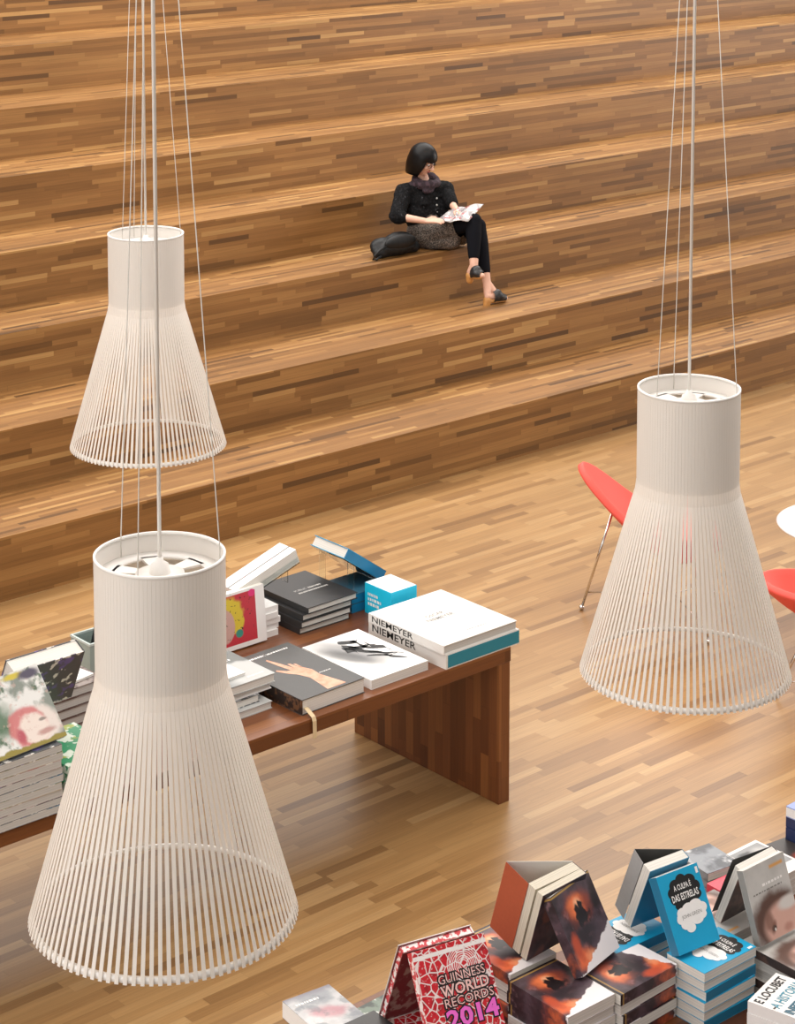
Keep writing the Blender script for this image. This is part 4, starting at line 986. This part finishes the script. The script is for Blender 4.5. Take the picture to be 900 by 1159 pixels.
# jacket
bm = bmesh.new()
ellip(bm, waist+V((0, 0, -.01)), (.168, .13, .10)); capsule(bm, waist, chest, .135, .14); ellip(bm, chest, (.178, .135, .155)); ellip(bm, waist+V((.08, -.04, .06)), (.11, .11, .13)); ellip(bm, waist+V((-.09, .0, .04)), (.10, .11, .12)); capsule(bm, rsh, lsh, .074, .074); capsule(bm, chest, neckb-V((0, 0, .02)), .12, .075)
for sh, el, wr, k in ((rsh, relb, rwr, .22), (lsh, lelb, lwr, .18)):
    capsule(bm, sh, el, .073, .062); capsule(bm, el, el.lerp(wr, k), .060, .052)
for a_, b_ in ((.3, .5), (-.25, .35), (.05, .15)): ellip(bm, chest+V((a_*.3, -.115, (b_-.3)*.3)), (.05, .02, .012))
jk = solid('jacket', bm, M_JACK, W, .008, 4)
tx = bpy.data.textures.new('cloth_folds', 'CLOUDS'); tx.noise_scale = .07
md = jk.modifiers.new('folds', 'DISPLACE'); md.texture = tx; md.strength = .022; md.mid_level = .5
b = MB()
for k in range(4):
    p_ = V((11.548+.02, 12.735-.002*k, 1.60-.055*k)); 
    b.sphere(tuple(p_+V((0, .012, 0))), .008, 0, 8, 6)
o = b.build('button', M_SILVER, W); o.matrix_parent_inverse = W.matrix_world.inverted()
# scarf
bm = bmesh.new(); n = 14
for k in range(n):
    a0, a1 = 2*pi*k/n, 2*pi*(k+1)/n
    f_ = lambda a: neckb+V((.098*cos(a), .085*sin(a)-.02, .050-.032*(.5-.5*sin(a))*1.5+.008*sin(3*a)))
    capsule(bm, f_(a0), f_(a1), .036+.006*sin(2*a0), .036+.006*sin(2*a1), 10)
ellip(bm, neckb+V((-.05, -.10, -.035)), (.06, .03, .03)); ellip(bm, neckb+V((-.11, .02, .0)), (.05, .05, .03))
solid('scarf', bm, M_SCARF, W, .007, 2)
# tunic over hips and thighs
bm = bmesh.new()
ellip(bm, pelvis+V((0, 0, .0)), (.19, .15, .13)); capsule(bm, waist, pelvis, .14, .15)
capsule(bm, rhip, rhip.lerp(rkn, .68), .112, .098); capsule(bm, lhip, lhip.lerp(lkn, .68), .112, .098)
e_ = rhip.lerp(rkn, .6); capsule(bm, rhip+V((-.02, -.02, -.03)), V((e_.x-.03, e_.y, 1.262)), .075, .06); capsule(bm, e_, V((e_.x-.01, e_.y-.02, 1.27)), .085, .055)
capsule(bm, lhip, lhip.lerp(lkn, .5)+V((.02, 0, -.05)), .1, .08)
dcut = ((rkn-rhip)+(lkn-lhip)).normalized()
tn = solid('tunic', bm, M_TUN, W, .008, 4, cut=[(rhip.lerp(rkn, .70), dcut), (V((0, 0, 1.205)), V((0, 0, -1)))])
md = tn.modifiers.new('folds', 'DISPLACE'); md.texture = tx; md.strength = .02
# leggings
bm = bmesh.new()
for hp, kn, an in ((rhip, rkn, ran), (lhip, lkn, lan)):
    capsule(bm, hp, kn, .092, .068); mid = kn.lerp(an, .32); capsule(bm, kn, mid, .066, .064); capsule(bm, mid, kn.lerp(an, .80), .064, .046)
solid('leggings', bm, M_LEGG, W, .007, 3, cut=None)
# clogs
for nm_, an, he, to in (('r', ran, rheel, rtoe), ('l', lan, lheel, ltoe)):
    bm = bmesh.new(); ax = (to-he).normalized(); up_ = (V((0, 0, 1))-ax*ax.z).normalized()
    capsule(bm, he.lerp(to, .40)+up_*.012, to+up_*.004-ax*.02, .046, .034); ellip(bm, he.lerp(to, .62)+up_*.014, (.05, .05, .035))
    capsule(bm, he.lerp(to, .28)+up_*.0, he.lerp(to, .5)+up_*.03, .042, .044)
    sh_ = solid('clog', bm, M_SHOE, W, .006, 2, cut=[(he.lerp(to, .25), -ax), (he.lerp(to, .97), ax)])
    bm = bmesh.new(); side = ax.cross(up_)
    lowest = None
    for f0, f1, d0, d1, r0 in ((-.02, .45, -.026, -.022, .021), (.45, .93, -.022, -.014, .018)):
        for s_ in (-.014, .014): capsule(bm, he.lerp(to, f0)+up_*d0+side*s_, he.lerp(to, f1)+up_*d1+side*s_, r0*.8, r0*.75, 10)
    capsule(bm, he+up_*-.02, he-up_*.058+ax*.0, .034, .03, 12)
    solid('wooden_sole', bm, M_SOLE, sh_, .006, 2)
# magazine held open on the lap
A = Art('magazine_pages', hexc('bdb9b8'), .45); A.mottle(16, .02, hexc('8f8a8b'), .05); A.mottle(13, .08, hexc('b0464a'), .05, .9, 4.); A.mottle(20, .1, hexc('f3f1ef'), .04, 1., 7.); M_MAG = A.done()
c00 = ony(490, 252, 12.56); c10 = ony(530, 249.5, 12.36); c11 = ony(547.5, 230, 12.40); c01 = ony(508, 237.5, 12.62)
print('mag', (c10-c00).length, (c01-c00).length)
nrm = (c10-c00).cross(c01-c00).normalized()
mg = thing('magazine', c00.lerp(c11, .5), 'open magazine with red and grey pictures held on the lap of the seated woman', 'magazine')
def page(u0, u1):
    b = MB(); vs = []; N, Mv = 8, 4
    def P(u, v):
        p = c00*(1-u)*(1-v)+c10*u*(1-v)+c11*u*v+c01*(1-u)*v
        w_ = abs(u-.5)*2; return p+nrm*(.020*sin(pi*min(1, w_*1.1))*.8-.006)
    for side in (0, 1):
        for i in range(N+1):
            for j in range(Mv+1): vs.append(P(u0+(u1-u0)*i/N, j/Mv)-nrm*.005*side)
    ix = lambda s, i, j: s*(N+1)*(Mv+1)+i*(Mv+1)+j; fs = []
    for i in range(N):
        for j in range(Mv): fs.append((ix(0, i, j), ix(0, i+1, j), ix(0, i+1, j+1), ix(0, i, j+1))); fs.append((ix(1, i, j+1), ix(1, i+1, j+1), ix(1, i+1, j), ix(1, i, j)))
        fs.append((ix(1, i, 0), ix(1, i+1, 0), ix(0, i+1, 0), ix(0, i, 0))); fs.append((ix(0, i, Mv), ix(0, i+1, Mv), ix(1, i+1, Mv), ix(1, i, Mv)))
    for j in range(Mv): fs.append((ix(0, 0, j), ix(0, 0, j+1), ix(1, 0, j+1), ix(1, 0, j))); fs.append((ix(0, N, j+1), ix(0, N, j), ix(1, N, j), ix(1, N, j+1)))
    o = None; b.add(vs, fs, 0, True); o = b.build('page_half', [M_MAG], mg, fix='n'); o.matrix_parent_inverse = mg.matrix_world.inverted()
page(0, .5); page(.5, 1)
# slumped black bag beside her
M_LEATH = mat('black_leather', hexc('161718'), .5, noise=.12, nscale=25, bump=.25, spec=.35)
bl = onz(419, 279, 1.2); br_ = onz(472, 279, 1.2); bc = bl.lerp(br_, .5); bc.y -= .0; bdir = (br_-bl); bL = bdir.length; print('bag', bl, br_, bL)
ba = V((1, 0, 0)); bc = V(((bl.x+br_.x)/2, 12.70, 1.2))
x0b = ony(420, 275, 12.68).x; x1b = ony(477, 270, 12.68).x; bc = V(((x0b+x1b)/2, 12.74, 1.2)); hb_ = (x1b-x0b)/2
bg = thing('handbag', bc, 'slouchy black leather handbag lying on the step beside the seated woman', 'bag')
bm = bmesh.new()
ellip(bm, bc+V((hb_*.1, 0, .07)), (hb_*.88, .105, .078)); ellip(bm, bc+V((hb_*.35, .02, .10)), (hb_*.55, .085, .075)); ellip(bm, bc+V((-hb_*.3, .02, .09)), (hb_*.45, .07, .06)); capsule(bm, bc+V((-hb_*.62, -.03, .045)), bc+V((hb_*.8, -.03, .045)), .046, .046)
bo = solid('bag_body', bm, M_LEATH, bg, .008, 3, cut=[(V((0, 0, 1.2005)), V((0, 0, -1)))])
md = bo.modifiers.new('folds', 'DISPLACE'); md.texture = tx; md.strength = .012
b = MB(); b.tube([bc+V((-hb_*.45, -.075, .10)), bc+V((-hb_*.75, -.09, .085)), bc+V((-hb_*.95, -.09, .05)), bc+V((-hb_*1.0, -.085, .016)), bc+V((-hb_*.88, -.09, .013)), bc+V((-hb_*.66, -.08, .03))], .009, n=8); o = b.build('strap', M_LEATH, bg); o.matrix_parent_inverse = bg.matrix_world.inverted()
bm = bmesh.new(); ellip(bm, bc+V((hb_*.12, -.07, .115)), (hb_*.62, .045, .065)); o = solid('flap', bm, M_LEATH, bg, .008, 2)
# ------------------------------------------------------------------ light: big roof lights above the hall and bright glazing beyond its right end
def area(name, loc, target, sx, sy, power, col=(1, 1, 1)):
    l = bpy.data.lights.new(name, 'AREA'); l.shape = 'RECTANGLE'; l.size = sx; l.size_y = sy; l.energy = power; l.color = col
    o = bpy.data.objects.new(name, l); COL.objects.link(o); o.location = loc
    d = (Vector(target)-Vector(loc)).normalized(); o.rotation_euler = d.to_track_quat('-Z', 'Y').to_euler(); return o
area('skylight', (8, 5.5, 7.15), (8, 5.5, 0), 14, 9, 800, (1, .985, .96))
area('skylight', (11, 14.5, 7.15), (11, 14.5, 0), 22, 6, 1700, (1, .985, .96))
area('side_glazing', (28, 4, 3.6), (9, 8, .8), 10, 6, 1000, (1, .99, .97))
area('front_fill', (-4, -1.5, 4.4), (8, 9, 1.2), 7, 4.5, 90, (1, .99, .975))  # unseen fill added behind the camera to lift the dark near sides
area('left_fill', (-5.5, 6, 3.8), (8, 6.5, 1.0), 9, 6, 480, (1, .99, .975))  # added fill, out of view, brightens lamp shades without flattening the risers
wd = bpy.data.worlds.new('daylight'); SC.world = wd; wd.use_nodes = True; nt = wd.node_tree; q = NB(nt)
bg_ = nt.nodes['Background']; tc_ = q.n('ShaderNodeTexCoord'); sp_ = q.n('ShaderNodeSeparateXYZ'); nt.links.new(tc_.outputs['Generated'], sp_.inputs[0])
c_ = q.ramp(q.m('MULTIPLY_ADD', sp_.outputs[2], .5, .5), [(0, (.5, .48, .45)), (.5, (.95, .95, .95)), (1, (.95, .97, 1.))])
nt.links.new(c_, bg_.inputs['Color']); bg_.inputs['Strength'].default_value = .33
SC.view_settings.view_transform = 'Standard'; SC.view_settings.look = 'None'; SC.view_settings.gamma = 1; SC.view_settings.use_curve_mapping = False
SC.view_settings.exposure = 0.0
bpy.context.view_layer.update()
